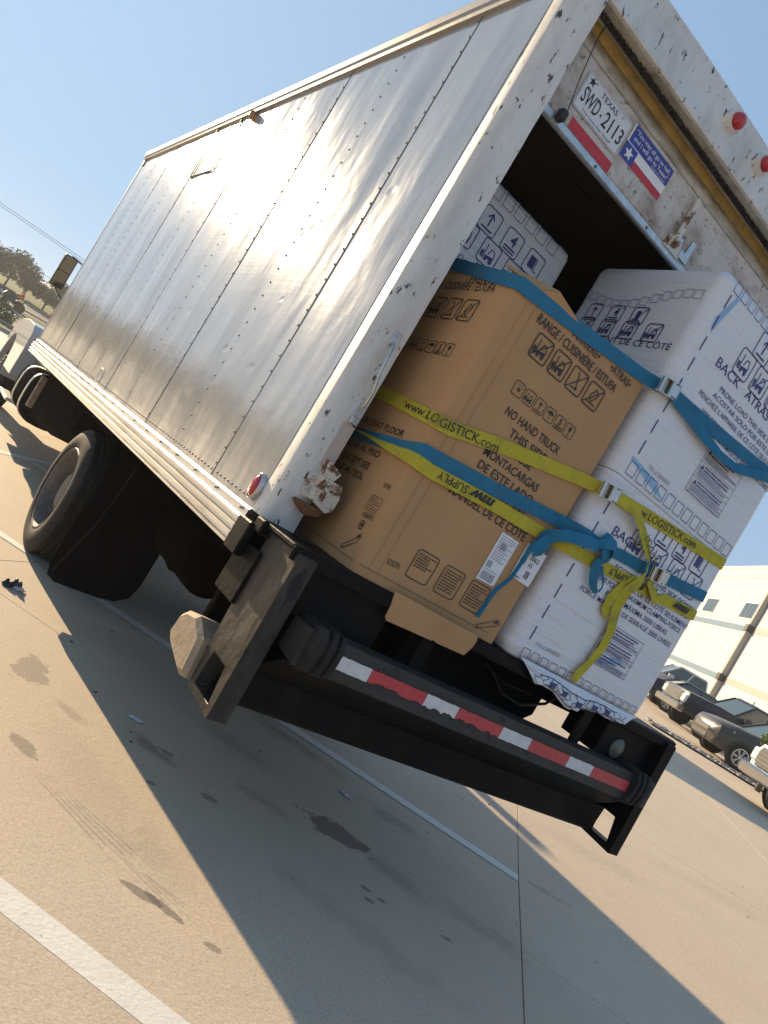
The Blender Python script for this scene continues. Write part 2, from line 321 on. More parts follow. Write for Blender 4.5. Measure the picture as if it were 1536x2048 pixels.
def concrete():
    m = bpy.data.materials.new('concrete'); m.use_nodes = True; nt = m.node_tree; b = nt.nodes['Principled BSDF']; L = nt.links.new
    ge = nn(nt, 'ShaderNodeNewGeometry'); pos = ge.outputs['Position']
    def noise(sc, det=6, rough=.6, rot=0, st=(1, 1, 1)):
        mp = nn(nt, 'ShaderNodeMapping'); mp.inputs['Rotation'].default_value = (0, 0, R(rot)); mp.inputs['Scale'].default_value = st; L(pos, mp.inputs[0])
        n = nn(nt, 'ShaderNodeTexNoise'); n.inputs['Scale'].default_value = sc; n.inputs['Detail'].default_value = det; n.inputs['Roughness'].default_value = rough; L(mp.outputs[0], n.inputs['Vector']); return n.outputs['Fac']
    def rng(x, a, c, d=0., e=1.):
        r = nn(nt, 'ShaderNodeMapRange'); r.inputs[1].default_value = a; r.inputs[2].default_value = c; r.inputs[3].default_value = d; r.inputs[4].default_value = e; L(x, r.inputs[0]); return r.outputs[0]
    def mix(f, a, c):
        x = nn(nt, 'ShaderNodeMix', data_type='RGBA')
        if isinstance(f, float): x.inputs[0].default_value = f
        else: L(f, x.inputs[0])
        for i, q in ((6, a), (7, c)):
            if isinstance(q, tuple): x.inputs[i].default_value = q+(1,)
            else: L(q, x.inputs[i])
        return x.outputs[2]
    def math2(op, a, c):
        x = nn(nt, 'ShaderNodeMath', operation=op)
        for i, q in ((0, a), (1, c)):
            if isinstance(q, (int, float)): x.inputs[i].default_value = q
            else: L(q, x.inputs[i])
        return x.outputs[0]
    col = mix(rng(noise(.55, 5), .3, .7), (.48, .385, .285), (.57, .465, .35))
    col = mix(rng(noise(3.2, 7, .65), .35, .75, 0, .5), col, (.40, .33, .255))
    col = mix(rng(noise(2.2, 6, .6, 45, (1, .14, 1)), .50, .78, 0, .45), col, (.36, .305, .245))
    col = mix(rng(noise(1.4, 6, .6, 45, (.1, 1.3, 1)), .52, .8, 0, .30), col, (.58, .50, .40))
    col = mix(rng(noise(110, 4, .75), .35, .7, 0, .75), col, (.64, .55, .44)); col = mix(rng(noise(85, 4, .75, 20), .42, .75, 0, .7), col, (.29, .235, .18))
    col = mix(rng(noise(55, 3, .6), .66, .72, 0, .35), col, (.13, .105, .085))
    # small drops
    vo = nn(nt, 'ShaderNodeTexVoronoi'); vo.inputs['Scale'].default_value = 2.3; vo.inputs['Randomness'].default_value = 1; L(pos, vo.inputs['Vector'])
    d2 = math2('ADD', vo.outputs['Distance'], math2('MULTIPLY', noise(14, 3), .06))
    gate = rng(noise(1.1, 2), .5, .56)
    col = mix(math2('MULTIPLY', rng(d2, .066, .078, .55, 0), gate), col, (.10, .085, .07))
    wob = noise(9, 5, .6); wob2 = noise(34, 4, .6)
    for (x, y, rx, ry, an, dk, hd) in STAINS:
        mp = nn(nt, 'ShaderNodeMapping', vector_type='TEXTURE'); mp.inputs['Location'].default_value = (x, y, 0); mp.inputs['Rotation'].default_value = (0, 0, R(an)); mp.inputs['Scale'].default_value = (rx, ry, 1000)
        L(pos, mp.inputs[0]); ln = nn(nt, 'ShaderNodeVectorMath', operation='LENGTH'); L(mp.outputs[0], ln.inputs[0])
        e = math2('ADD', math2('ADD', ln.outputs['Value'], math2('MULTIPLY', wob, 1.9)), math2('MULTIPLY', wob2, .7))
        col = mix(rng(e, 2.12-hd, 2.12+hd*.6, dk, 0.), col, (.075, .068, .062))
    L(col, b.inputs['Base Color'])
    b.inputs['Roughness'].default_value = .78; b.inputs['Specular IOR Level'].default_value = .35
    bp = nn(nt, 'ShaderNodeBump'); bp.inputs['Strength'].default_value = .3; bp.inputs['Distance'].default_value = .005
    L(math2('ADD', math2('MULTIPLY', noise(140, 4), .5), noise(24, 5)), bp.inputs['Height']); L(bp.outputs[0], b.inputs['Normal'])
    return m
M['concrete'] = concrete()
M['joint'] = mat('joint_filler', (.24, .21, .18), .85, var=.4, vs=5, bump=.3, bs=40, dirt=((.05, .048, .05), 3.2, .5, .6, (1, 1, 1)))

# ------------------------------------------------------------ ground
def sheet(name, xs, ys, m, dz=0., parent=None):
    b = MB(); nx, ny = len(xs), len(ys)
    for y in ys:
        for x in xs: b.v.append((x, y, gz(x, y)+dz))
    for j in range(ny-1):
        for i in range(nx-1): a = j*nx+i; b.f.append((a, a+1, a+nx+1, a+nx))
    return b.build(name, m, parent, fix=False)
def rng_(a, b, s):
    r = []; x = a
    while x < b: r.append(x); x += s
    return r+[b]
gx = [-900, -400, -200, -100, -60]+rng_(-40, 60, 2)+[70, 80, 100, 140, 200, 400, 900]
gy = [-900, -400, -200, -100, -60]+rng_(-40, 45, 2.125)+rng_(50, 130, 5)+[150, 200, 300, 600, 1000]
ground = tag(sheet('ground', gx, gy, M['concrete'], -.016), 'tan concrete of the parking lot', None, None, 'structure')
JU = [-15.02, -10.95, -6.88, -2.81, 1.26, 5.36, 9.4, 13.5]; JV = [-12.83, -9.18, -5.53, -1.88, 1.77, 5.42, 9.07, 12.72]
def patch(u0, u1, v0, v1, n=12):
    b = MB(); k = .0035
    def P(u, v, dz):
        x, y = lot(u, v); return (x, y, gz(x, y)+dz)
    b.grid(lambda a, c: P(u0+k+(u1-u0-2*k)*a, v0+k+(v1-v0-2*k)*c, 0), n, n)
    for (ua, va, ub, vb, du, dv) in ((u0, v0, u1, v0, 0, -1), (u1, v0, u1, v1, 1, 0), (u1, v1, u0, v1, 0, 1), (u0, v1, u0, v0, -1, 0)):
        def Q(c, out, dz):
            u = ua+(ub-ua)*c; v = va+(vb-va)*c
            u = min(max(u, u0+k), u1-k); v = min(max(v, v0+k), v1-k); return P(u+du*out, v+dv*out, dz)
        b.grid(lambda a, c: Q(1-a, .004*c, -.003 if c else 0) if c < 1 else Q(1-a, .004, -.02), n, 1)
    return b
for i in range(len(JU)-1):
    for j in range(len(JV)-1):
        cx, cy = lot((JU[i]+JU[i+1])/2, (JV[j]+JV[j+1])/2)
        patch(JU[i], JU[i+1], JV[j], JV[j+1]).build('concrete_slab', M['concrete'], ground)
# joint filler lying in the gaps
def lotbox(u0, u1, v0, v1, dz, n=12):
    b = MB()
    def P(a, c):
        x, y = lot(u0+(u1-u0)*a, v0+(v1-v0)*c); return (x, y, gz(x, y)+dz)
    long_u = (u1-u0) > (v1-v0)
    return b.grid(P, n if long_u else 1, 1 if long_u else n)
for v in JV[1:-1]: lotbox(JU[0], JU[-1], v-.009, v+.009, -.006, 40).build('joint', M['joint'], ground, fix=False)
for u in JU[1:-1]: lotbox(u-.009, u+.009, JV[0], JV[-1], -.008, 40).build('joint', M['joint'], ground, fix=False)
for k in range(-2, 3):
    u = -.63 + 2.83*k
    lotbox(u-.055, u+.055, -4.2, 1.765, .0006 if k <= 0 else .0035, 60).build('parking_line', M['line_paint'], ground, fix=False)
lotbox(-6.3, 9, -4.36, -4.25, .003, 16).build('parking_line', M['line_paint'], ground, fix=False)
# hairline crack running near the cross joint
# ------------------------------------------------------------ flat print (lettering and icons)
_tc = {}
def text2d(s, bold=0.):
    k = (s, bold)
    if k not in _tc:
        c = bpy.data.curves.new('lettering', 'FONT'); c.body = s; c.size = 1; c.resolution_u = 3; c.offset = bold
        o = bpy.data.objects.new('lettering', c); link(o); bpy.context.view_layer.update()
        me = bpy.data.meshes.new_from_object(o.evaluated_get(bpy.context.evaluated_depsgraph_get()))
        vs_ = [(v.co.x, v.co.y) for v in me.vertices]; fs = [tuple(p.vertices) for p in me.polygons]
        bpy.data.objects.remove(o); bpy.data.curves.remove(c); bpy.data.meshes.remove(me)
        x0 = min(v[0] for v in vs_); x1 = max(v[0] for v in vs_)
        _tc[k] = ([(x-x0, y) for x, y in vs_], fs, x1-x0)
    return _tc[k]
class PR:
    def __init__(s, o, U, V, N, lift=.0015): s.o = V3(o); s.U = V3(U); s.V = V3(V); s.N = V3(N); s.v = []; s.f = []; s.h = lift
    def P(s, x, y): return s.o + s.U*x + s.V*y + s.N*s.h
    def poly(s, pts):
        n = len(s.v); s.v += [s.P(*p) for p in pts]; s.f.append(tuple(range(n, n+len(pts)))); s.h += .00003; return s
    def rect(s, x0, y0, x1, y1): return s.poly([(x0, y0), (x1, y0), (x1, y1), (x0, y1)])
    def line(s, x0, y0, x1, y1, w):
        d = Vector((x1-x0, y1-y0)).normalized()*w/2
        return s.poly([(x0+d.y, y0-d.x), (x1+d.y, y1-d.x), (x1-d.y, y1+d.x), (x0-d.y, y0+d.x)])
    def pl(s, pts, w):
        for a, b in zip(pts[:-1], pts[1:]): s.line(*a, *b, w)
        return s
    def circ(s, x, y, r, n=14): return s.poly([(x+r*math.cos(2*math.pi*i/n), y+r*math.sin(2*math.pi*i/n)) for i in range(n)])
    def rring(s, x0, y0, x1, y1, r, w, n=4):
        def ol(d):
            rr = max(r-d, .0005); p = []
            for cx, cy, a0 in ((x1-d-rr, y1-d-rr, 0), (x0+d+rr, y1-d-rr, 90), (x0+d+rr, y0+d+rr, 180), (x1-d-rr, y0+d+rr, 270)):
                for i in range(n+1): a = R(a0+90*i/n); p.append((cx+rr*math.cos(a), cy+rr*math.sin(a)))
            return p
        A, B = ol(0), ol(w); m = len(A); k = len(s.v); s.v += [s.P(*p) for p in A]+[s.P(*p) for p in B]
        for i in range(m): j = (i+1) % m; s.f.append((k+i, k+j, k+m+j, k+m+i))
        s.h += .00003; return s
    def text(s, st, x, y, h, w=None, bold=0., rot=0., shear=0.):
        """cap height h; width w when given; (x, y) left end of the baseline"""
        vs_, fs, tw = text2d(st, bold); sy = h/.69; sx = (w/tw) if w else sy; n = len(s.v); c, q = math.cos(rot), math.sin(rot)
        for a, b in vs_:
            a2 = a*sx + b*sy*shear; b2 = b*sy; s.v.append(s.P(x+a2*c-b2*q, y+a2*q+b2*c))
        s.f += [tuple(n+i for i in f) for f in fs]; s.h += .00003; return s
    def fine(s, x0, y0, x1, y1, rows, h, seed=0):
        """rows of illegibly small print as broken dashes"""
        rd = random.Random(seed); dy = (y1-y0)/rows
        for i in range(rows):
            x = x0; yy = y1-dy*(i+.5); e = x1-(x1-x0)*rd.choice((0, 0, .1, .3))
            while x < e:
                w = rd.uniform(.005, .018); s.rect(x, yy-h/2, min(x+w, e), yy+h/2); x += w+.0035
        return s
    def bars(s, x0, y0, x1, y1, seed=1, vert=False):
        rd = random.Random(seed); a = (y0 if vert else x0); e = (y1 if vert else x1)
        while a < e:
            w = rd.choice((.001, .0016, .0026))
            if vert: s.rect(x0, a, x1, min(a+w, e))
            else: s.rect(a, y0, min(a+w, e), y1)
            a += w+rd.choice((.001, .0018))
        return s
    def icon(s, kind, x, y, z, w=.0035):
        """pictogram of size z centred at x, y"""
        k = z/2; s.rring(x-k, y-k, x+k, y+k, z*.16, w)
        L = lambda *p, ww=w*.9: s.line(x+p[0]*z, y+p[1]*z, x+p[2]*z, y+p[3]*z, ww)
        if kind == 'up':
            L(0, -.22, 0, .3, ww=z*.07); L(-.17, .1, 0, .3, ww=z*.06); L(.17, .1, 0, .3, ww=z*.06); s.rect(x-.3*z, y-.36*z, x+.3*z, y-.29*z)
        elif kind in '45':
            s.text(kind, x-.14*z, y-.12*z, z*.44, bold=.02); s.rect(x-.32*z, y-.27*z, x+.32*z, y-.2*z); s.rect(x-.32*z, y-.39*z, x+.32*z, y-.33*z)
        elif kind in ('fork', 'forkx'):
            s.poly([(x-.16*z, y-.2*z), (x+.28*z, y-.2*z), (x+.28*z, y-.04*z), (x+.05*z, y-.08*z), (x-.16*z, y-.12*z)]); s.circ(x-.08*z, y-.25*z, .075*z); s.circ(x+.2*z, y-.25*z, .085*z)
            L(-.05, -.05, .02, .2); L(.02, .2, .2, .2); L(.2, .2, .28, -.05); L(-.22, -.28, -.22, .3); L(-.4, -.26, -.22, -.26); s.rect(x-.40*z, y-.22*z, x-.27*z, y-.02*z)
        elif kind in ('hand', 'handx'):
            L(-.05, .3, .12, -.25); L(.12, -.28, -.2, -.3); s.circ(x+.14*z, y-.27*z, .06*z); L(-.05, .3, -.14, .33)
        elif kind == 'tilt':
            s.pl([(x-.2*z, y-.05*z), (x+.02*z, y+.3*z), (x+.24*z, y+.12*z), (x+.02*z, y-.24*z), (x-.2*z, y-.05*z)], w*.9); L(-.3, -.3, .3, -.3)
        elif kind == 'umb':
            s.poly([(x+.32*z*math.cos(R(a)), y+.05*z+.26*z*math.sin(R(a))) for a in range(0, 181, 20)]); L(0, .05, 0, -.28); L(0, -.28, .08, -.28)
        elif kind == 'glass':
            s.poly([(x-.15*z, y+.3*z), (x-.1*z, y), (x+.1*z, y), (x+.15*z, y+.3*z)]); L(0, 0, 0, -.28); s.rect(x-.13*z, y-.32*z, x+.13*z, y-.27*z)
        elif kind == 'bars':
            s.rect(x-.12*z, y-.15*z, x-.04*z, y+.1*z); s.rect(x, y-.15*z, x+.05*z, y+.1*z); s.rect(x+.08*z, y-.15*z, x+.18*z, y+.1*z); L(-.3, .28, .3, .28, ww=w*.5)
        elif kind == 'block':
            s.rect(x-.28*z, y-.22*z, x+.06*z, y+.26*z); L(.12, -.24, .12, .25); L(.12, -.24, .3, -.24)
        elif kind == 'blockx':
            s.rect(x-.18*z, y-.22*z, x+.08*z, y+.26*z); L(-.3, -.27, .2, -.27)
        if kind.endswith('x') or kind == 'tilt': L(-.42, -.42, .42, .42)
        return s
    def build(s, name, m, parent):
        me = bpy.data.meshes.new(name); me.from_pydata([tuple(p) for p in s.v], [], s.f); me.materials.append(m)
        for p in me.polygons:
            if p.normal.dot(s.N) < 0: p.flip()
        o = link(bpy.data.objects.new(name, me)); setparent(o, parent); return o
def rearface(y): return ((0, y, 0), (1, 0, 0), (0, 0, 1), (0, -1, 0))
def leftface(x): return ((x, 0, 0), (0, -1, 0), (0, 0, 1), (-1, 0, 0))

# ------------------------------------------------------------ the box truck
W = 2.44
truck = empty('box_truck', (1.22, 3.1, 0), 'white and bare aluminium box truck, rear door up, loaded with appliances', 'truck')
# side sheets
SEAM = [.108, .617, 1.836, 3.055, 4.27, 5.49, 6.83]
ZB, ZT = 1.205, 3.484
def bulge(y, z):
    f = (y-.617)/.6095
    s = math.sin(math.pi*(f % 1.0))**2
    amp = .0058*(1+.5*mnoise.noise(Vector((math.floor(f)*3.1, z*.9, 0))))
    e = min(1, (z-ZB)/.25)*min(1, (ZT-z)/.25)
    return -amp*s*max(0, e)*1.0 - .0035*mnoise.noise(Vector((y*2.1, z*.8, 5)))*max(0, e)
rivm = mat('rivet', (.16, .155, .15), .6, metal=.5, var=.2, vs=30)
def rivets(b, pts, r=.0062, h=.004):
    for (y, z) in pts:
        x = bulge(y, z) if 0 < y < 7 and z > ZB else 0
        b.lathe([(0.0, r), (-h*.6, r*.8), (-h, r*.25)], (x, y, z), (1, 0, 0), 6)
for i in range(6):
    y0, y1 = SEAM[i]+.0015, SEAM[i+1]-.0015
    n = max(10, int((y1-y0)/.05))
    b = MB(); b.grid(lambda a, c: (bulge(y0+(y1-y0)*a, ZB+(ZT-ZB)*c), y0+(y1-y0)*a, ZB+(ZT-ZB)*c), n, 30)
    b.grid(lambda a, c: (.03, y0+(y1-y0)*a, ZB+(ZT-ZB)*c), 1, 1)
    b.grid(lambda a, c: (bulge(y1, ZB+(ZT-ZB)*a)*(1-c)+.03*c, y1, ZB+(ZT-ZB)*a), 30, 1)
    b.grid(lambda a, c: (bulge(y0, ZB+(ZT-ZB)*a)*(1-c)+.03*c, y0, ZB+(ZT-ZB)*a), 30, 1)
    p = b.build('side_panel', M['alum'], truck, smooth=40)
    rb = MB(); pts = []
    if i > 0: pts += [(y0+.018, ZB+.06+.0755*k) for k in range(30)]
    if i > 0: pts += [((y0+y1)/2, ZB+.10+.0755*k) for k in range(29)]
    yy = y0+.03
    while yy < y1-.02: pts.append((yy, ZB+.028)); yy += .048
    rivets(rb, pts); rb.build('rivets', rivm, p, smooth=60)['kind'] = 'stuff'
    MB().box(-.0018, .004, y1-.0002, y1+.0032, ZB, ZT).build('seam_gap', M['seam_grey'], p)
# inspection hatch, drop plate, dent and scuff
b = MB()
for (ya, za, yb, zb_) in ((4.25, 3.015, 3.665, 3.02), (3.665, 3.02, 3.665, 3.48), (4.25, 3.015, 4.25, 3.48)):
    b.tube([(-.007, ya, za), (-.007, yb, zb_)], .006, 6)
b.build('hatch_trim', rivm, truck, smooth=50)
b = MB(); n = 20
b.loft([[(-.012 - (.004 if q == .5 else 0), 3.375+(.026+d)*math.cos(2*math.pi*k/n), 1.282+(.047+d)*math.sin(2*math.pi*k/n)) for k in range(n)] for d, q in ((.006, 0), (0, .5), (-.008, 0))], True, False)
b.build('oval_grommet', M['galv'], truck, smooth=60)
# lower ribbed rail
prof = [(-.004, 1.205), (-.012, 1.196)]
z = 1.165
prof += [(-.014, 1.166)]
for k in range(3):
    z0 = 1.163-k*.034
    prof += [(-.034, z0-.004), (-.034, z0-.016), (-.018, z0-.021), (-.018, z0-.030)]
prof += [(-.034, 1.060), (-.034, 1.052), (.03, 1.052), (.03, 1.203)]
MB().loft([[(p[0], y, p[1]) for p in prof] for y in (.10, 6.9)]).build('lower_rail', M['rail'], truck)
rb = MB(); yy = .15
while yy < 6.8:
    rb.lathe([(0, .0065), (-.005, .003)], (-.0125, yy, 1.188), (1, 0, 0), 6); rb.lathe([(0, .0065), (-.005, .003)], (-.0125, yy+.022, 1.184), (1, 0, 0), 6); yy += .305
rb.build('rivets', rivm, truck)['kind'] = 'stuff'
MB().prism([(0, 1.04), (2.44, 1.04), (2.44, 1.185), (0, 1.185)], 1, .14, 6.85).build('floor_frame', M['chassis'], truck)
# roof rail, roof, front wall, right wall, inner lining, floor
prof = [(.02, 3.47), (-.018, 3.474), (-.024, 3.50), (-.030, 3.508), (-.033, 3.545), (-.026, 3.560), (0, 3.572), (.05, 3.578), (.05, 3.50)]
roofm = mat('roof_rail', (.30, .285, .27), .42, metal=.5, var=.1, vs=5, bump=.05, bs=20, dirt=((.25, .23, .21), 6, .5, .8, (1, .3, 1)))
MB().loft([[(p[0], y, p[1]) for p in prof] for y in (.10, 6.86)]).build('roof_rail', roofm, truck, smooth=25)
MB().loft([[(W-p[0], y, p[1]) for p in prof] for y in (.10, 6.86)]).build('roof_rail', roofm, truck, smooth=25)
MB().box(.05, W-.05, .12, 6.86, 3.575, 3.60).build('roof', M['bld_white'], truck)
MB().box(-.002, W+.002, 6.862, 6.92, 1.06, 3.57, .012).build('front_wall', roofm, truck)
MB().box(-.012, .02, 6.80, 6.875, 3.40, 3.585, .008).build('corner_cap', roofm, truck)
MB().box(W-.03, W, .108, 6.86, 1.06, 3.49).build('side_wall', M['alum'], truck)
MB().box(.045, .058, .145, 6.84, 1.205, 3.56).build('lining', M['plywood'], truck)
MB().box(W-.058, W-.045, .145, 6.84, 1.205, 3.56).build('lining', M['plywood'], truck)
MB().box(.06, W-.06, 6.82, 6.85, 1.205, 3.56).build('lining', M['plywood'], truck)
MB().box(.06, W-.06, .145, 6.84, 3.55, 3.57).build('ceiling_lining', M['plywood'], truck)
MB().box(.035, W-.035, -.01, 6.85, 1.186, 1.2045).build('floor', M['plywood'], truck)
# rear posts and header
def post(xs, sg):
    pr = [(0, .105)]
    for a in range(0, 91, 15): pr.append((.035-.038*math.cos(R(a)), .035-.038*math.sin(R(a))))
    pr += [(.140, -.003), (.144, .004), (.144, .03), (.12, .035), (.12, .14), (.01, .14)]
    zz = [1.203+(3.66-1.203)*k/40 for k in range(41)]
    b = MB(); rs = []
    for k, z in enumerate(zz):
        rr = []
        for q, (x, y) in enumerate(pr):
            j = mnoise.noise(Vector((z*9, q, sg)))*.003 if (x > .13 and y < .01) else 0
            rr.append((xs+sg*(x+j), y+mnoise.noise(Vector((z*3, 2, sg)))*.0015*(y < .02), z))
        rs.append(rr)
    b.loft(rs); return b.build('rear_post', M['white_paint'], truck, smooth=35)
post(0, 1); post(W, -1)
hd = MB(); hp = [(-.003, 3.690), (-.006, 3.66), (-.006, 3.512), (-.010, 3.505), (-.006, 3.497), (.012, 3.496), (.10, 3.69)]
hs = []
for k in range(25):
    x = .03+(W-.06)*k/24; c = .03*math.sin(math.pi*k/24)
    hs.append([(x, p[0], p[1]+(c if p[1] > 3.6 else 0)) for p in hp])
hd.loft(hs); hd.build('header', M['white_paint'], truck, smooth=30)
MB().box(.146, W-.146, .014, .085, 3.498, 3.506, .002).build('header_soffit', M['header_dirty'], truck)
b = MB(); rd = random.Random(3)
x = .15
while x < W-.15:
    l = rd.uniform(.018, .034); wd = rd.uniform(.004, .009); dy = rd.uniform(-.006, .004)
    b.quad((x, .058+dy, 3.500), (x+wd, .058+dy, 3.500), (x+wd*.7+rd.uniform(-.006, .006), .055+dy+rd.uniform(-.012, .012), 3.500-l), (x+rd.uniform(-.005, .005), .055+dy, 3.500-l)); x += wd*.55
b.box(.15, W-.15, .062, .07, 3.478, 3.500)
tag(b.build('brush_seal', M['brush'], truck, fix=False), kind='stuff')
MB().box(.15, W-.15, .086, .096, 3.436, 3.480, .003).build('door_seal', M['yellow_seal'], truck)
for xa in (.062, W-.120): MB().box(xa, xa+.058, .142, .20, 1.206, 3.43, .004).build('door_track', M['header_dirty'], truck)
# roll-up door: the two lowest panels still hang in the opening, the others lie under the roof
DX0, DX1 = .150, W-.150
dm = M['door']
d1 = MB().box(DX0, DX1, .120, .145, 3.128, 3.397, .004).build('door_panel', dm, truck)
MB().box(DX0, DX1, .118, .147, 3.090, 3.1285, .006).build('bottom_rail', M['galv'], d1)
MB().box(DX0, DX1, .121, .145, 3.4005, 3.66, .004).build('door_panel', M['header_dirty'], truck)
b = MB()
for x in (.55, .95, 1.35, 1.8): b.lathe([(0, .008), (-.004, .006)], (x, .1185, 3.108), (0, 1, 0), 8)
b.build('rivets', rivm, d1)['kind'] = 'stuff'
for k in range(3):
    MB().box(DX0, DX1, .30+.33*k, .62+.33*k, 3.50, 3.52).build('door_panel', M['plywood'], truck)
# number plate and stickers on the door
pl = MB()
pl.v = []; pts = []
x0, x1, z0, z1, r = .298, .604, 3.200, 3.352, .014
for cx, cz, a0 in ((x1-r, z1-r, 0), (x0+r, z1-r, 90), (x0+r, z0+r, 180), (x1-r, z0+r, 270)):
    for i in range(5): a = R(a0+22.5*i); pts.append((cx+r*math.cos(a), cz+r*math.sin(a)))
pl.prism(pts, 1, .1135, .1155); plate = pl.build('license_plate', M['plate'], truck)
F = rearface(.1135)
p = PR(*F, .0008); p.text('SWD', .318, 3.238, .062, .108, .012); p.text('2113', .462, 3.238, .062, .128, .012)
p.poly([(.437, 3.262), (.443, 3.269), (.449, 3.262), (.443, 3.253)]); p.build('plate_number', M['print_black'], plate)
p = PR(*F, .0008); p.text('TEXAS', .398, 3.314, .022, .112, .008); p.build('plate_lettering', M['print_black'], plate); p = PR(*F, .0008); p.text('The Lone Star State', .352, 3.213, .011, .19, .0); p.build('plate_lettering', M['print_black'], plate); p = PR(*F, .0008)
for k in range(5):
    a, c = R(90+72*k), R(90+72*k+36); e = R(90+72*k-36)
    p.poly([(.333, 3.326), (.333+.009*math.cos(e), 3.326+.009*math.sin(e)), (.333+.021*math.cos(a), 3.326+.021*math.sin(a)), (.333+.009*math.cos(c), 3.326+.009*math.sin(c))])
p.build('plate_star', M['print_black'], plate)
p = PR(*F, .0006); p.rring(x0+.003, z0+.003, x1-.003, z1-.003, .012, .0025); p.build('plate_rim', M['print_grey'], plate)
b = MB()
for x, z in ((.357, 3.335), (.545, 3.335), (.357, 3.222), (.545, 3.222)): b.lathe([(0, .006), (-.004, .004)], (x, .1135, z), (0, 1, 0), 8)
b.build('plate_screw', M['galv'], plate)
p = PR(*rearface(.120)); p.poly([(.334, 3.172), (.338, 3.127), (.620, 3.127), (.616, 3.173)]); p.build('red_sticker', M['print_red'], truck)
p = PR(*rearface(.120)); p.rect(.620, 3.226, .923, 3.376); st = p.build('flag_sticker', M['print_white'], truck)
p = PR(*rearface(.120), .0022); p.rect(.628, 3.298, .923, 3.376); p.rect(.620, 3.226, .705, 3.294); p.build('blue_field', M['print_blue'], st)
p = PR(*rearface(.120), .0022); p.rect(.705, 3.226, .923, 3.258); p.build('red_stripe', M['print_red'], st)
p = PR(*rearface(.120), .0030); p.text('“You may all go to hell,', .640, 3.345, .018, .268, .006); p.build('lettering', M['print_white'], st); p = PR(*rearface(.120), .0030); p.text('and I will go to Texas”', .648, 3.317, .018, .262, .006); p.build('lettering', M['print_white'], st); p = PR(*rearface(.120), .0030); p.text('Davy Crockett', .80, 3.302, .008, .105, shear=.25); p.build('lettering', M['print_white'], st); p = PR(*rearface(.120), .0030)
for k in range(5):
    a, c = R(90+72*k), R(90+72*k+36); e = R(90+72*k-36)
    p.poly([(.662, 3.259), (.662+.0125*math.cos(e), 3.259+.0125*math.sin(e)), (.662+.030*math.cos(a), 3.259+.030*math.sin(a)), (.662+.0125*math.cos(c), 3.259+.0125*math.sin(c))])
p.build('star', M['print_white'], st)
# door rope holder with cord, latch
MB().box(.262, .300, .085, .119, 3.105, 3.150, .006).build('cord_holder', M['black_plastic'], truck)
MB().tube([(.285, .09, 3.15), (.262, .095, 3.28), (.235, .085, 3.42), (.23, .075, 3.50)], .0022, 6).build('pull_cord', M['black_plastic'], truck)
lt = MB().box(1.100, 1.134, .088, .104, 3.165, 3.378, .005).build('latch', M['rusty_white'], truck)
q = PR(*rearface(.088), .001); q.text('Whiting', 1.124, 3.225, .013, .09, .004, rot=R(90)); q.build('latch_lettering', M['print_black'], lt)
b = MB(); b.lathe([(0, .03), (-.014, .024), (-.02, .012)], (1.135, .119, 3.165), (0, 1, 0), 14); b.prism([(1.07, 3.118), (1.20, 3.118), (1.175, 3.19), (1.12, 3.215), (1.085, 3.18)], 1, .112, .119)
b.tube([(1.10, .108, 3.135), (1.085, .09, 3.16), (1.105, .085, 3.185), (1.125, .095, 3.15)], .007, 6)
b.build('latch_plate', M['rusty_white'], lt, smooth=40)
MB().prism([(1.185, 3.13), (1.25, 3.13), (1.25, 3.235), (1.225, 3.235), (1.215, 3.165), (1.185, 3.165)], 1, .108, .119).build('latch_keeper', M['galv'], lt)
MB().box(1.128, 1.150, .086, .092, 3.168, 3.190, .002).build('latch_pivot', M['galv'], lt)
b = MB()
for x, z in ((.985, 3.350), (.985, 3.318)): b.lathe([(0, .009), (-.003, .007)], (x, .12, z), (0, 1, 0), 10)
b.build('rivets', M['galv'], truck)['kind'] = 'stuff'
# lamps
def hlamp(x, z):
    b = MB().loft([[(x+.052*math.cos(t)*k, -.004-d, z+.042*math.sin(t)*k) for t in [2*math.pi*i/16 for i in range(16)]] for d, k in ((0, 1.12), (.02, 1.0), (.032, .9))])
    h = b.build('marker_lamp', M['white_paint'], truck, smooth=40)
    MB().lathe([(-.032, .036), (-.052, .034), (-.064, .024), (-.069, .008)], (x, 0, z), (0, 1, 0), 18).build('lens', M['lens_red'], h, smooth=60)
for x in (.955, 1.225, 1.495): hlamp(x, 3.635)
b = MB(); n = 22
b.loft([[(-.004-d, .153+.036*k*math.cos(2*math.pi*i/n), 1.283+.050*k*math.sin(2*math.pi*i/n)) for i in range(n)] for d, k in ((-.003, 1.12), (.010, 1.1), (.016, .98), (.010, .95))])
rl = b.build('side_marker', M['galv'], truck, smooth=40)
b = MB(); b.loft([[(-.012-d, .153+.034*k*math.cos(2*math.pi*i/n), 1.283+.048*k*math.sin(2*math.pi*i/n)) for i in range(n)] for d, k in ((0, .96), (.008, .9), (.014, .7), (.017, .35), (.018, .02))])
b.build('lens', M['lens_red'], rl, smooth=70)
b = MB(); b.lathe([(.008, .034), (-.02, .034), (-.034, .028), (-.042, .012)], (-.006, 3.36, 3.435), (1, 0, 0), 14); tl = b.build('clearance_lamp', M['lens_amber'], truck, smooth=60)
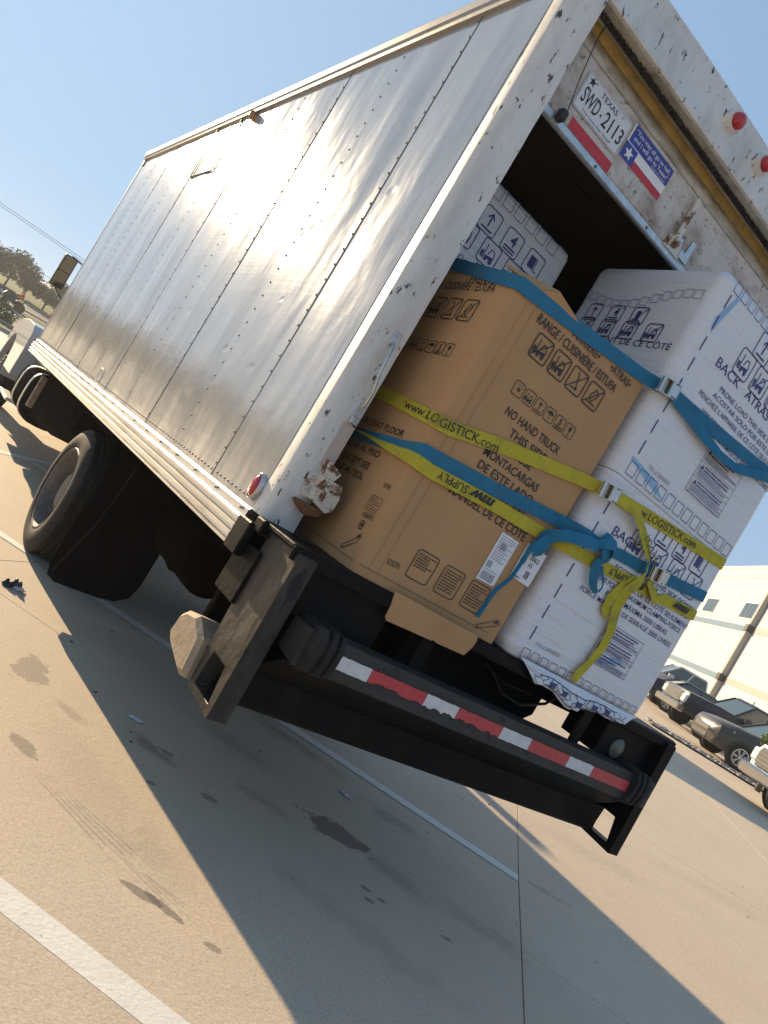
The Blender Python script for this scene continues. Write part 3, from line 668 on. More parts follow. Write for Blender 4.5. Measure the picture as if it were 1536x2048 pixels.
# hold-back rod and plates on the post
b = MB()
for x, z, h in ((.096, 2.0, .05), (.117, 1.705, .055)): b.box(x-.017, x+.017, -.009, -.003, z-h*.6, z+h*.6, .002)
hb = b.build('holdback_plate', M['galv'], truck)
MB().tube([(.092, -.012, 1.985), (.084, -.04, 1.955), (.088, -.046, 1.86), (.105, -.044, 1.79), (.112, -.03, 1.75), (.114, -.012, 1.725)], .006, 8).build('holdback_rod', M['galv'], hb, smooth=60)
for x, z in ((.096, 2.018), (.096, 1.985), (.117, 1.735), (.117, 1.685)): MB().lathe([(0, .009), (-.006, .007)], (x, -.009, z), (0, 1, 0), 8).build('bolt', M['galv'], hb)
MB().box(.096, .134, -.02, -.004, 1.655, 1.685, .003).build('catch', M['galv'], hb)
MB().box(.085, .139, -.006, -.002, 1.47, 1.65, .001).build('patch_plate', M['dusty_steel'] if False else mat('patch_pink', (.50, .43, .38), .6, var=.08), truck)
b = MB(); b.prism([(.072, 1.36), (.072, 1.42), (.088, 1.445), (.110, 1.445), (.110, 1.34), (.088, 1.34)], 1, -.010, -.004)
lb = b.build('lock_bracket', M['rusty_white'], truck)
MB().prism([(.104, 1.345), (.104, 1.44), (.190, 1.44), (.205, 1.40), (.205, 1.345), (.18, 1.325)], 1, -.058, -.006).build('bracket_box', M['rusty_white'], lb)
MB().prism([(.104, 1.441), (.150, 1.441), (.165, 1.475), (.100, 1.50)], 1, -.050, -.004).build('bracket_gusset', M['rusty_white'], lb)
MB().prism([(.06, 1.318), (.075, 1.326), (.18, 1.326), (.17, 1.30), (.12, 1.285), (.085, 1.30)], 1, -.045, -.004).build('rust_plate', mat('rust', (.17, .075, .03), .9, var=.4, vs=30, bump=.5, bs=50), lb)
for z in (1.375, 1.415): MB().lathe([(0, .011), (-.007, .008)], (.09, -.010, z), (0, 1, 0), 8).build('bolt', M['galv'], lb)
# rear sill, uprights, step bar, rubber buffers, underride beam
sill = MB().box(.0, W, -.305, .02, 1.185, 1.2025, .004).build('rear_sill', M['black_steel'], truck)
MB().box(.0, W, -.318, -.302, 1.150, 1.1985, .005).build('sill_lip', M['black_steel'], sill)
MB().box(-.036, -.002, -.02, .098, 1.040, 1.172, .006).build('rail_end_cap', M['black_steel'], truck)
MB().box(-.02, .16, -.075, -.0045, 1.15, 1.2035, .006).build('corner_gusset', M['black_steel'], truck)
def upright(x0, x1, m2):
    o = [(-.075, 1.183), (-.338, 1.183), (-.352, .575), (-.125, .585)]
    h = [(-.168, .735), (-.285, .735), (-.312, .612), (-.160, .612)]
    b = MB(); 
    for x in (x0, x1):
        n = len(b.v); b.v += [(x, p[0], p[1]) for p in o+h]
        b.f += [(n, n+1, n+5, n+4), (n+1, n+2, n+6, n+5), (n+2, n+3, n+7, n+6), (n+3, n, n+4, n+7)]
    for i in range(4):
        j = (i+1) % 4; b.f.append((i, j, 8+j, 8+i)); b.f.append((4+i, 4+j, 12+j, 12+i))
    o_ = b.build('bumper_upright', m2, truck)
    md = o_.modifiers.new('bevel', 'BEVEL'); md.width = .006; md.segments = 2; md.limit_method = 'ANGLE'
    return o_
upright(.018, .095, M['bumper_worn']); upright(W-.095, W-.018, M['black_steel'])
for x0, x1 in ((.10, .50), (1.93, 2.34)):
    lbx = MB().box(x0, x1, -.285, -.06, .985, 1.183, .004).build('lamp_box', M['black_steel'], truck)
    if x0 > 1: MB().lathe([(0, .05), (-.008, .05), (-.016, .04), (-.02, .015)], (x0+.14 if x0 > 1 else x1-.14, -.285, 1.045), (0, 1, 0), 20).build('reverse_lamp', M['lens_clear'], lbx, smooth=50)
for x in (.68, 1.72): MB().box(x, x+.065, -.30, -.285, .95, 1.184, .003).build('strut', M['black_steel'], truck)
bar = MB().prism([(-.415, .988), (-.420, .866), (-.412, .860), (-.29, .872), (-.29, .990), (-.411, .992)], 0, .15, 2.29)
bar = bar.build('step_bar', M['bar_steel'], truck)
xs = [.297, .450, .727, .904, 1.165, 1.353, 1.618, 1.800, 2.095]; rd = random.Random(5)
for i in range(8):
    x0, x1 = xs[i]+.001, xs[i+1]-.001; top = []; bot = []; n = 12
    rag = .012 if i in (1, 2, 3) else .002
    for k in range(n+1):
        x = x0+(x1-x0)*k/n; top.append((x, .953+rd.uniform(-.001, .001))); bot.append((x, .903+rd.uniform(0, 1)*rag*(.3 if k in (0, n) else 1)))
    q = PR((0, -.4185, 0), (1, 0, 0), (0, -.045, .999), (0, -1, 0), .0012)
    yo = lambda zz: -.4185-(.985-zz)*.045
    n0 = len(q.v)
    for a in top+bot[::-1]: q.v.append(Vector((a[0], yo(a[1])-.0022, a[1])))
    q.f.append(tuple(range(n0, len(q.v))))
    q.build('reflective_tape', M['tape_white' if i % 2 == 0 else 'tape_red'], bar)
for x0, sg in ((.292, -1), (2.098, 1)):
    b = MB()
    for k, (a, e) in enumerate(((0, .012), (.02, .0), (.028, .016), (.052, .016), (.062, .0), (.072, .012), (.11, .012))): pass
    ring = lambda h, e: [(x0+sg*h, y, z) for y, z in ((-.43-e, .88-e), (-.44-e, .92), (-.44-e, .97), (-.42-e, 1.0+e), (-.30, 1.0+e), (-.29, .98), (-.29, .87-e), (-.40, .86-e))]
    b.loft([ring(0, 0), ring(.004, .012), ring(.026, .014), ring(.03, 0), ring(.04, 0), ring(.044, .016), ring(.066, .016), ring(.07, .002), ring(.08, .002), ring(.085, .014), ring(.12, .012), ring(.125, 0)])
    b.build('rubber_buffer', M['rubber'], truck, smooth=30)
b = MB()
for k in range(52):   # serrated tread plate under the bar
    x = .12+k*.04; b.quad((x, -.405, .864), (x+.032, -.405, .864), (x+.032, -.20, .722), (x, -.20, .722)); b.quad((x+.032, -.405, .864), (x+.04, -.398, .858), (x+.04, -.193, .716), (x+.032, -.20, .722))
b.build('tread_plate', M['black_steel'], truck, fix=False)
MB().prism([(-.21, .74), (-.215, .615), (-.20, .60), (.0, .60), (.01, .75)], 0, .10, 2.34).build('underride_beam', M['black_steel'], truck)
b = MB(); pr2 = [(-.12, .60), (-.06, .585), (.13, .625), (.18, .655), (.165, .73), (.12, .765), (.02, .785), (-.09, .74)]
b.loft([[(x, p[0]*k+.03*(1-k), .69+(p[1]-.69)*k) for p in pr2] for x, k in ((-.012, .82), (.004, 1), (.10, 1))])
b.build('beam_end', M['dusty_steel'], truck)
MB().box(.005, .03, -.115, .07, .90, 1.10, .003).build('tail_bracket', M['black_steel'], truck)
MB().box(.06, 1.62, .10, .14, .72, 1.06, .004).build('dark_back_panel', M['chassis'], truck)  # added dark panel, hides the ground so the hollow under the floor stays dark
MB().prism([(.82, 1.14), (1.72, 1.14), (1.72, .98), (1.60, .88), (.82, .84)], 1, -.05, .06).build('hitch_plate', M['chassis'], truck)
MB().tube([(1.28, -.10, 1.09), (1.38, -.13, 1.02), (1.52, -.13, 1.01), (1.70, -.10, 1.06), (1.78, -.08, 1.12)], .007, 6).build('cable', M['black_plastic'], truck, smooth=60)
MB().tube([(1.24, -.09, 1.10), (1.40, -.10, 1.06), (1.6, -.09, 1.07)], .005, 6).build('cable', M['black_plastic'], truck, smooth=60)
# chassis
for x in (.78, 1.58): MB().box(x, x+.08, .05, 9.6, .82, 1.045, .006).build('frame_rail', M['chassis'], truck)
for y in (1.0, 2.2, 4.2, 5.6): MB().box(.86, 1.58, y, y+.09, .85, 1.0).build('crossmember', M['chassis'], truck)
b = MB(); b.lathe([(.0, .07), (.7, .075), (.85, .20), (1.1, .22), (1.32, .075), (2.0, .07)], (.22, 3.08, .465), (1, 0, 0), 20); b.build('axle', M['chassis'], truck, smooth=50)
def wheel(x, y, sg, rr=.465, dish=.12):
    g = MB(); w = .235; R0 = rr
    pr = [(0.012, .300), (-.002, .318), (-.010, .36), (-.004, .41), (.012, R0-.022), (.022, R0-.006), (.03, R0)]
    for k in range(4): c = .058+k*.042; pr += [(c, R0), (c+.002, R0-.014), (c+.010, R0-.014), (c+.012, R0)]
    pr += [(w-.03, R0), (w-.022, R0-.006), (w-.012, R0-.022), (w+.004, .41), (w+.010, .36), (w, .318), (w-.012, .300)]
    g.lathe([(sg*h, r) for h, r in pr], (x, y, rr), (1, 0, 0), 56, False); t = g.build('tyre', M['rubber'], truck, smooth=35)
    r = MB(); pr = [(.002, .308), (-.004, .303), (.0, .292), (.02, .284), (.05, .278), (dish-.01, .268), (dish, .24), (dish+.004, .15), (dish-.02, .142), (dish-.06, .13), (dish-.07, .06), (dish-.07, .001)]
    r.lathe([(sg*h, q) for h, q in pr], (x, y, rr), (1, 0, 0), 48, False); rim = r.build('rim', M['rim'], t, smooth=35)
    b = MB()
    for k in range(10):
        a = 2*math.pi*k/10; b.lathe([(sg*(dish+.004), .015), (sg*(dish-.022), .014), (sg*(dish-.028), .006)], (x, y+.185*math.cos(a), rr+.185*math.sin(a)), (1, 0, 0), 6)
    b.build('lug_nuts', M['dusty_steel'], rim)
wheel(.055, 3.08, 1); wheel(.335, 3.08, 1, dish=.02); wheel(W-.055, 3.08, -1); wheel(W-.335, 3.08, -1, dish=.02)
# mud flaps
fl = [(.035, 1.03), (.022, .62), (.018, .22), (.035, .155), (.09, .128), (.36, .135), (.46, .15), (.535, .20), (.56, .30), (.575, 1.03)]
for s2 in (0, 1):
    p2 = [((W-x if s2 else x), z) for x, z in fl]
    b = MB(); b.prism(p2, 1, 2.09, 2.10)
    b.build('mud_flap', M['flap'], truck)
b = MB(); b.tube([(.045, 2.075, .19), (.10, 2.075, .42), (.13, 2.075, .55), (.15, 2.075, .75), (.165, 2.075, .98)], .004, 5); b.build('flap_seam', M['rubber'], truck)
MB().box(.03, .60, 2.06, 2.13, 1.0, 1.06, .005).build('flap_hanger', M['chassis'], truck)
b = MB(); b.lathe([(0, .06), (.02, .16), (.05, .175), (.55, .175), (.58, .16), (.6, .06)], (.41, .95, .80), (0, 1, 0), 24); b.build('air_tank', mat('tank_olive', (.006, .0055, .004), .8, var=.2, spec=0), truck, smooth=40)
MB().box(.20, .62, .86, .90, .92, 1.05).build('tank_hanger', M['chassis'], truck)
MB().box(.03, .75, 2.3, 3.9, 1.0, 1.05).build('wheel_tub', M['chassis'], truck)
# left side gear: battery box, fuel tank with straps
MB().prism([(3.95, 1.03), (3.98, .82), (4.25, .66), (4.6, .60), (6.05, .52), (6.1, 1.03)], 0, .16, .60).build('tool_box', M['matte_black'], truck)
b = MB(); n = 24; rs = []
for y, k in ((6.16, .9), (6.19, 1), (7.35, 1), (7.38, .9)): rs.append([(.30+.22*k*math.copysign(abs(math.cos(t))**.6, math.cos(t)), y, .68+.26*k*math.copysign(abs(math.sin(t))**.6, math.sin(t))) for t in [2*math.pi*i/n for i in range(n)]])
b.loft(rs); ft = b.build('fuel_tank', M['matte_black'], truck, smooth=40)
for y in (6.42, 7.1):
    b = MB(); b.loft([[(.30+(.222+d)*math.copysign(abs(math.cos(t))**.6, math.cos(t)), yy, .68+(.262+d)*math.copysign(abs(math.sin(t))**.6, math.sin(t))) for t in [2*math.pi*i/n for i in range(n)]] for yy, d in ((y, 0), (y+.005, .008), (y+.05, .008), (y+.055, 0))])
    b.build('tank_strap', M['galv'], ft)
MB().box(.10, .42, 6.08, 6.14, .58, .93, .01).build('tank_bracket', M['dusty_steel'], truck)
# cab, seen past the front corner: fender, front wheel, mirror
cabm = M['cab_white']
cab = MB(); cab.loft([[(x0, y, z) for x0, z in ((.26, .95), (2.18, .95), (2.18, 1.7), (2.08, zt), (.36, zt), (.26, 1.7))] for y, zt in ((7.15, 2.52), (7.25, 2.58), (8.1, 2.58), (8.75, 1.75))])
cb = cab.build('cab', cabm, truck, smooth=30)
MB().quad((.252, 7.55, 1.72), (.252, 8.45, 1.72), (.335, 8.2, 2.3), (.335, 7.55, 2.4)).build('side_window', M['glass_dark'], cb)
MB().loft([[(x0, y, z) for x0, z in ((.5, .75), (1.94, .75), (1.94, zt-.1), (1.75, zt), (.69, zt), (.5, zt-.1))] for y, zt in ((8.75, 1.72), (9.6, 1.62), (10.3, 1.45), (10.45, 1.2))]).build('hood', cabm, cb, smooth=40)
for s2 in (0, 1):
    fx = lambda x: (W-x if s2 else x)
    outl = [(8.32, .62), (8.30, 1.0), (8.36, 1.22), (8.55, 1.31), (9.2, 1.335), (9.9, 1.30), (10.35, 1.12), (10.5, .75)]
    b = MB(); cyc, rad = 9.75, .56
    arc = [(cyc+rad*math.cos(R(a)), .50+rad*math.sin(R(a))*1.02) for a in range(0, 181, 15)]
    inn = [(8.32+.02, .62)]
    poly = outl+[(10.4, .62)]+arc+[(cyc-rad, .62)]
    b.prism(poly, 0, fx(.10), fx(.50)); f = b.build('front_fender', cabm, cb, smooth=None)
    md = f.modifiers.new('bevel', 'BEVEL'); md.width = .05; md.segments = 4; md.limit_method = 'ANGLE'; md.angle_limit = R(60)
    wheel(fx(.16), cyc, -1 if s2 else 1, dish=-.03)
    mb = MB().box(fx(-.005)-.078, fx(-.005)+.078, 7.86, 7.96, 1.83, 2.24, .012).build('mirror', M['black_plastic'], cb)
    q = MB().box(fx(-.005)-.066, fx(-.005)+.066, 7.854, 7.8595, 2.04, 2.225).build('mirror_glass', M['glass_dark'], mb)
    q = MB().box(fx(-.005)-.066, fx(-.005)+.066, 7.854, 7.8595, 1.845, 2.03).build('mirror_glass', M['glass_dark'], mb)
    MB().tube([(fx(-.005), 7.92, 2.25), (fx(.12), 7.95, 2.235), (fx(.3), 8.0, 2.2)], .014, 6).build('mirror_arm', M['chrome'], mb, smooth=50); MB().tube([(fx(-.005), 7.92, 1.82), (fx(.12), 7.95, 1.74), (fx(.3), 8.0, 1.68)], .014, 6).build('mirror_arm', M['chrome'], mb, smooth=50)
MB().box(.08, .5, 7.4, 8.25, .40, .44, .01).build('cab_step', M['galv'], cb)
MB().box(.12, .14, 7.6, 7.7, 1.0, 1.05).build('cab_grab', M['galv'], cb)

# ------------------------------------------------------------ cargo: cardboard range carton
YC = -.280
cb = empty('appliance_carton', (.65, .07, 1.2045), 'large brown cardboard range carton strapped at the rear left of the load', 'carton')
CX0, CX1 = .258, 1.040
def corner(t, l):   # top height along the rim
    return 2.375 + .060*t + .05*l
b = MB(); nz_ = 14; rs = []
for k in range(nz_+1):
    f = k/nz_; ring = []
    for (x, y) in ((CX0, YC+.030), (CX0+.008, YC+.008), (CX0+.030, YC), (CX0+.055, YC-.002), (CX0+.4, YC-.004), (CX1-.02, YC), (CX1, YC+.02), (CX1, .42), (CX0, .42), (CX0-.002, .2), (CX0-.002, 0)):
        zt = corner((x-CX0)/(CX1-CX0), (y-YC)/.7); zz = 1.2055+(zt-1.2055)*f
        j = mnoise.noise(Vector((x*4, y*4, zz*5)))*.0025
        ring.append((x+j, y+j*.6, zz))
    rs.append(ring)
b.loft(rs, True, False)
n = len(b.v); top = rs[-1]; b.f.append(tuple(range(n-11, n))); b.f.append(tuple(range(10, -1, -1)))
b.build('carton_body', M['cardboard'], cb, smooth=20)
# creases beside the corner
for dx, dz in ((.062, .0), (.105, .004)):
    MB().tube([(CX0+dx-.004, YC-.0035, 1.24), (CX0+dx, YC-.0035, 1.7), (CX0+dx+.003, YC-.0035, 2.34)], .0016, 4).build('crease', M['cardboard'], cb)
# lifted top flap with its peak
b = MB(); b.quad((CX0+.045, YC-.003, 2.372), (CX0+.155, YC-.012, 2.432), (CX0+.30, YC-.006, 2.405), (CX0+.20, YC-.002, 2.383))
b.quad((CX0+.155, YC-.012, 2.432), (CX0-.002, YC+.16, 2.44), (CX0+.10, YC+.16, 2.455), (CX0+.30, YC-.006, 2.405))
b.quad((CX0+.045, YC-.003, 2.372), (CX0-.004, YC+.05, 2.40), (CX0-.002, YC+.16, 2.44), (CX0+.155, YC-.012, 2.432))
fl = b.build('top_flap', M['cardboard'], cb, fix=False); md = fl.modifiers.new('thick', 'SOLIDIFY'); md.thickness = .004
# torn lower flap hanging over the sill
b = MB(); pts = [(.432, 1.220), (.884, 1.214), (.893, 1.196), (.890, 1.166), (.871, 1.124), (.72, 1.1195), (.700, 1.124), (.690, 1.1190), (.462, 1.112), (.450, 1.122), (.447, 1.165)]
b.prism(pts, 1, -.331, -.326); b.build('lower_flap', M['cardboard'], cb)
PB = M['print_black']; F = rearface(YC-.004)
def line_(txt, x, z, h, wd, bold=.012, face=F, par=cb, m=PB, nm='printed_lettering', lift=.0022):
    q = PR(*face, lift); q.text(txt, x, z, h, wd, bold); return q.build(nm, m, par)
line_('•BACK•', .348, 2.352, .030, .135); line_('•ARRIÈRE•', .556, 2.352, .030, .185); line_('•ATRAS•', .814, 2.356, .030, .140)
line_('RANGE / CUISINIÈRE / ESTUFA', .395, 2.300, .034, .50, .014)
for i, k in enumerate(('forkx', 'forkx', 'handx', 'tilt')):
    q = PR(*F, .0022); q.icon(k, .480+i*.111, 2.236, .096, .005); q.build('handling_icon', PB, cb)
for i, k in enumerate(('bars', 'fork', 'up', 'umb', '5', 'glass')):
    q = PR(*F, .0022); q.icon(k, .482+i*.063, 2.070, .055, .0028); q.build('handling_icon', PB, cb)
line_('NO HAND TRUCK', .482, 1.968, .032, .325); line_('THIS SIDE', .548, 1.912, .032, .215)
line_('NO USE', .562, 1.856, .032, .165); line_('MONTACARGAS', .490, 1.803, .032, .318); line_('DE ESTE LADO', .496, 1.752, .032, .318)
line_('N’UTILISEZ PAS', .49, 1.690, .030, .33); line_('LE CHARIOT', .72, 1.652, .001, .02) if False else None
line_('MANUEL DE CE CÔTÉ', .442, 1.618, .034, .44)
line_('525270', .366, 1.288, .020, .060, .004)
for i, x in enumerate((.462, .608, .756)):
    q = PR(*F, .0022); q.rring(x, 1.280, x+.112, 1.395, .016, .004); q.fine(x+.012, 1.295+(.03 if i == 0 else 0), x+.10, 1.383, 6 if i == 0 else 8, .0045, i+3); q.build('instruction_panel', PB, cb)
q = PR(*F, .0022); x = CX0+.01
while x < .972: q.rect(x, 1.2385, x+.009, 1.2415); x += .015
q.build('perforation', PB, cb)
for nm, fr, x, z in (('knife_icon', F, .925, 1.262),):
    q = PR(*fr, .0022); q.pl([(x-.03, z-.012), (x+.02, z+.018), (x+.055, z+.04), (x+.075, z+.03), (x+.055, z+.012), (x-.03, z-.028), (x-.03, z-.012)], .003); q.poly([(x+.05, z+.02), (x+.062, z+.03), (x+.055, z+.038), (x+.044, z+.028)]); q.build(nm, PB, cb)
# white shipping labels
q = PR(*F, .002); q.poly([(.764, 1.404), (.865, 1.407), (.864, 1.606), (.763, 1.606)]); lab = q.build('shipping_label', M['paper'], cb)
q = PR(*F, .0028); q.bars(.772, 1.412, .845, 1.445, 4); q.bars(.79, 1.545, .82, 1.572, 6); q.bars(.772, 1.462, .80, 1.49, 8); q.fine(.772, 1.495, .855, 1.60, 11, .003, 2); q.fine(.772, 1.448, .855, 1.46, 1, .003, 5); q.build('label_print', M['print_grey'], lab)
q = PR(*F, .002); q.poly([(.910, 1.480), (1.030, 1.476), (1.032, 1.622), (.908, 1.626)]); lab = q.build('shipping_label', M['paper'], cb)
q = PR(*F, .0028); q.text('3062', .958, 1.572, .020, .055, .01); q.text('AS', .966, 1.545, .020, .026, .01); q.bars(.975, 1.497, 1.0, 1.53, 12); q.bars(.916, 1.545, .946, 1.615, 13, True); q.fine(.918, 1.484, .96, 1.494, 2, .003, 8); q.build('label_print', PB, lab)
# print on the left face of the carton
G = leftface(CX0-.002)
def lf(txt, y, z, h, wd, bold=.008): line_(txt, y, z, h, wd, bold, G, cb, PB, 'printed_lettering', .0025)
lf('RANGE / CUISINIÈRE / ESTUFA', -.30, 2.318, .034, .46); lf('FRENTE', -.02, 2.352, .03, .16)
for i, k in enumerate(('forkx', 'forkx', 'handx', 'tilt')):
    q = PR(*G, .0025); q.icon(k, -.24+i*.105, 2.236, .092, .0045); q.build('handling_icon', PB, cb)
for i, k in enumerate(('bars', 'fork', 'up', 'umb', '5', 'glass')):
    q = PR(*G, .0025); q.icon(k, -.20+i*.06, 2.07, .053, .0028); q.build('handling_icon', PB, cb)
lf('SLIDE-IN SEAT FLOOR', -.30, 1.705, .026, .43); lf('INSTALAR AL PISO', -.30, 1.60, .026, .36); lf('EXCEPT SEE', -.18, 1.545, .026, .22); lf('REPOSE AU SOL', -.26, 1.50, .026, .30)
lf('852968', .187, 1.515, .018, .045, .002); lf('A24609701', .165, 1.388, .020, .075, .006)
q = PR(*G, .0025); q.rring(.155, 1.415, .235, 1.475, .003, .002); q.fine(.162, 1.42, .229, 1.47, 5, .003, 9); q.build('instruction_panel', PB, cb)
q = PR(*G, .0025); q.rring(.178, 1.342, .212, 1.378, .017, .004); q.circ(.195, 1.36, .008); q.build('recycling_mark', PB, cb)
q = PR(*G, .0025); x, z = .19, 1.285; q.pl([(x-.04, z-.02), (x+.01, z+.018), (x+.03, z+.045), (x+.045, z+.035), (x+.03, z+.01), (x-.04, z-.035), (x-.04, z-.02)], .003); q.poly([(x+.025, z+.025), (x+.036, z+.035), (x+.03, z+.043), (x+.019, z+.033)]); q.build('knife_icon', PB, cb)
q = PR(*G, .0025); x = -.1
while x < .27: q.rect(x, 1.2385, x+.009, 1.2415); x += .015
q.build('perforation', PB, cb)

# ------------------------------------------------------------ cargo: shrink-wrapped white appliances
PN = M['print_navy']
def wrapped(name, label, x0, x1, y0, y1, z0, z1, r=.055, seed=0, kb=1., kt=1.):
    root = empty(name, ((x0+x1)/2, (y0+y1)/2, z0), label, 'carton', 'shrink-wrapped white appliance cartons')
    zz = [(z0, .035*kb), (z0+.012*kb, .012*kb), (z0+.035, 0)]+[(z0+.035+(z1-z0-.08)*k/26, 0) for k in range(1, 26)]+[(z1-.045, 0), (z1-.018*kt, .010*kt), (z1-.004*kt, .03*kt), (z1, .07*kt)]
    rs = []
    for z, ins in zz:
        ring = []
        for cx, cy, a0 in ((x1-r, y1-r, 0), (x0+r, y1-r, 90), (x0+r, y0+r, 180), (x1-r, y0+r, 270)):
            for i in range(7):
                a = R(a0+15*i); j = mnoise.noise(Vector((z*11+seed, a0*.7+i*.15, seed)))*.004*math.sin(R(30*i))
                ring.append((cx+(r-ins+j)*math.cos(a), cy+(r-ins+j)*math.sin(a), z))
        rs.append(ring)
    MB().loft(rs).build('carton_body', M['wrap'], root, smooth=50)
    return root
def band(face, a0, a1, z, par, s=.048, gap=.014):
    q = PR(*face, .0022); a = a0
    while a+s < a1: q.rring(a, z, a+s, z+s, .004, .0028); a += s+gap
    q.build('printed_band', PN, par)
def icons(face, kinds, a, z, s, par, pitch=.135):
    for i, k in enumerate(kinds):
        if k: q = PR(*face, .0022); q.icon(k, a+i*pitch, z, s, .0052); q.build('handling_icon', PN, par)
def warning(face, x0, z0, x1, z1, par, seed):
    q = PR(*face, .0022); q.rring(x0, z0, x1, z1, .003, .0022)
    for i in range(3):
        h = (z1-z0)/3; zc = z1-h*i; q.rect(x0, zc-h-.0008, x1, zc-h+.0008); q.fine(x0+.045, zc-.035, x1-.04, zc-.006, 2, .007, seed+i); q.fine(x0+.012, zc-h+.006, x1-.012, zc-.036, 4, .0032, seed+10+i)
        q.poly([(x0+.012, zc-.032), (x0+.036, zc-.032), (x0+.024, zc-.010)])
    q.build('warning_panel', PN, par)
WX0, WX1, WY = 1.070, 2.050, -.325
low = wrapped('wrapped_appliance', 'lower of the two stacked white shrink-wrapped appliance cartons, yellow strap end hanging over it', WX0, WX1, WY, .42, 1.205, 2.056, seed=1, kt=.12)
upc = wrapped('wrapped_appliance', 'upper of the two stacked white shrink-wrapped appliance cartons, blue strap and buckle across it', WX0-.003, WX1+.006, WY, .42, 2.0575, 3.000, seed=4, kb=.15)
deep = wrapped('wrapped_appliance', 'white appliance carton deep inside the truck, behind the brown carton', .12, .965, .50, 1.3, 2.02, 2.978, r=.03, seed=9)
under = wrapped('wrapped_appliance', 'white wrapped carton under the deep one, hidden behind the brown carton', .12, .965, .50, 1.3, 1.205, 2.015, r=.03, seed=12)
FW = rearface(WY)
# lower carton
band(FW, 1.14, 2.01, 1.215, low); 
line_('BACK', 1.245, 1.842, .040, .20, .004, FW, low, PN)
icons(FW, ('up', '4', 'block'), 1.55, 1.975, .11, low, .15); icons(FW, ('fork', 'forkx', 'forkx', 'handx'), 1.42, 1.870, .115, low, .155)
for i, (t_, x, wd) in enumerate((('PRONE LOAD THIS SIDE DOWN', 1.40, .58), ('ACOSTAR SOLO POR ESTE LADO', 1.36, .62), ('PENCHEZ L’APPAREIL DE CE CÔTÉ SEULEMENT', 1.20, .82))): line_(t_, x, 1.775-.042*i, .022, wd, .003, FW, low, PN)
for i, (t_, x, wd) in enumerate((('2000 POUNDS MAXIMUM CLAMPING FORCE', 1.30, .68), ('FUERZA MÁXIMA 2000 LIBRAS', 1.40, .50), ('FORCE MAXIMALE DE SERRAGE 2000 LIVRES', 1.25, .72))): line_(t_, x, 1.658-.040*i, .022, wd, .003, FW, low, PN)
warning(FW, 1.505, 1.345, 1.80, 1.530, low, 20); line_('PO1 # 240468703', 1.19, 1.290, .018, .16, 0., FW, low, M['print_grey'])
# upper carton
line_('BACK', 1.270, 2.668, .040, .20, .004, FW, upc, PN); line_('ATRÁS', 1.530, 2.668, .040, .22, .004, FW, upc, PN); line_('ARRIÈRE', 1.78, 2.668, .040, .24, .004, FW, upc, PN)
icons(FW, ('up', '4', 'block'), 1.49, 2.880, .12, upc, .15); icons(FW, ('fork', 'forkx', 'forkx', 'handx'), 1.43, 2.765, .12, upc, .15)
band(FW, 1.14, 2.02, 2.935, upc)
for i, (t_, x, wd) in enumerate((('PRONE LOAD THIS SIDE DOWN', 1.372, .58), ('ACOSTAR SOLO POR ESTE LADO', 1.352, .62), ('PENCHEZ L’APPAREIL DE CE CÔTÉ SEULEMENT', 1.272, .74))): line_(t_, x, 2.603-.038*i, .022, wd, .003, FW, upc, PN)
for i, (t_, x, wd) in enumerate((('2000 POUNDS MAXIMUM CLAMPING FORCE', 1.34, .66), ('FORCE MAXIMALE DE SERRAGE 2000 LIVRES', 1.42, .60))): line_(t_, x, 2.478-.040*i, .022, wd, .003, FW, upc, PN)
warning(FW, 1.50, 2.19, 1.80, 2.405, upc, 30); line_('PO1 # 240468703', 1.24, 2.150, .018, .16, 0., FW, upc, M['print_grey'])
band(FW, 1.13, 2.02, 2.075, upc, .058, .016)
for par, z0, z1 in ((upc, 2.17, 2.86), (low, 1.30, 1.98)):
    q = PR(*FW, .0022); z = z0
    while z < z1: q.rect(1.1405, z, 1.1475, z+.062); z += .098
    q.build('printed_dashes', PN, par)
# blue smudges of backing film under the wrap
for par, pts in ((upc, [(1.125, 2.150), (1.30, 2.135), (1.42, 2.085), (1.28, 2.10), (1.125, 2.135)]), (upc, [(1.128, 2.80), (1.185, 2.94), (1.205, 2.94), (1.165, 2.80), (1.15, 2.74)]), (low, [(1.56, 1.37), (1.70, 1.42), (1.74, 1.40), (1.60, 1.355)])):
    q = PR(*FW, .0012); q.poly(pts); q.build('film_patch', M['wrap_blue'], par)
# left face of the upper carton
GL = leftface(WX0-.005)
q = PR(*GL, .0024); a = -.40
while a < .24: z = 2.80+.05*max(0, a+.1)+.03*math.sin(a*9); q.rring(a, z, a+.042, z+.042, .003, .0022); a += .052
q.build('printed_band', PN, upc)
icons(GL, ('up', '4', 'blockx'), -.275, 2.742, .088, upc, .138); icons(GL, ('forkx', 'forkx', 'forkx', 'forkx'), -.28, 2.668, .09, upc, .135)
line_('SEULEMENT DE CE CÔTÉ', -.30, 2.598, .030, .56, .004, GL, upc, PN)
# deep carton
FD = rearface(.50)
band(FD, .16, .94, 2.895, deep, .062, .018)
icons(FD, ('up', '4', 'block'), .472, 2.802, .115, deep, .158); icons(FD, ('fork', 'fork', 'forkx', 'handx'), .395, 2.690, .115, deep, .158)
line_('ATRÁS', .50, 2.59, .036, .22, .004, FD, deep, PN)
for i, (t_, x, wd) in enumerate((('PRONE LOAD THIS SIDE DOWN', .26, .58), ('ACOSTAR SOLO POR ESTE LADO', .22, .62), ('PENCHEZ L’APPAREIL DE CE CÔTÉ', .20, .64))): line_(t_, x, 2.648-.040*i-.07, .024, wd, .003, FD, deep, PN)
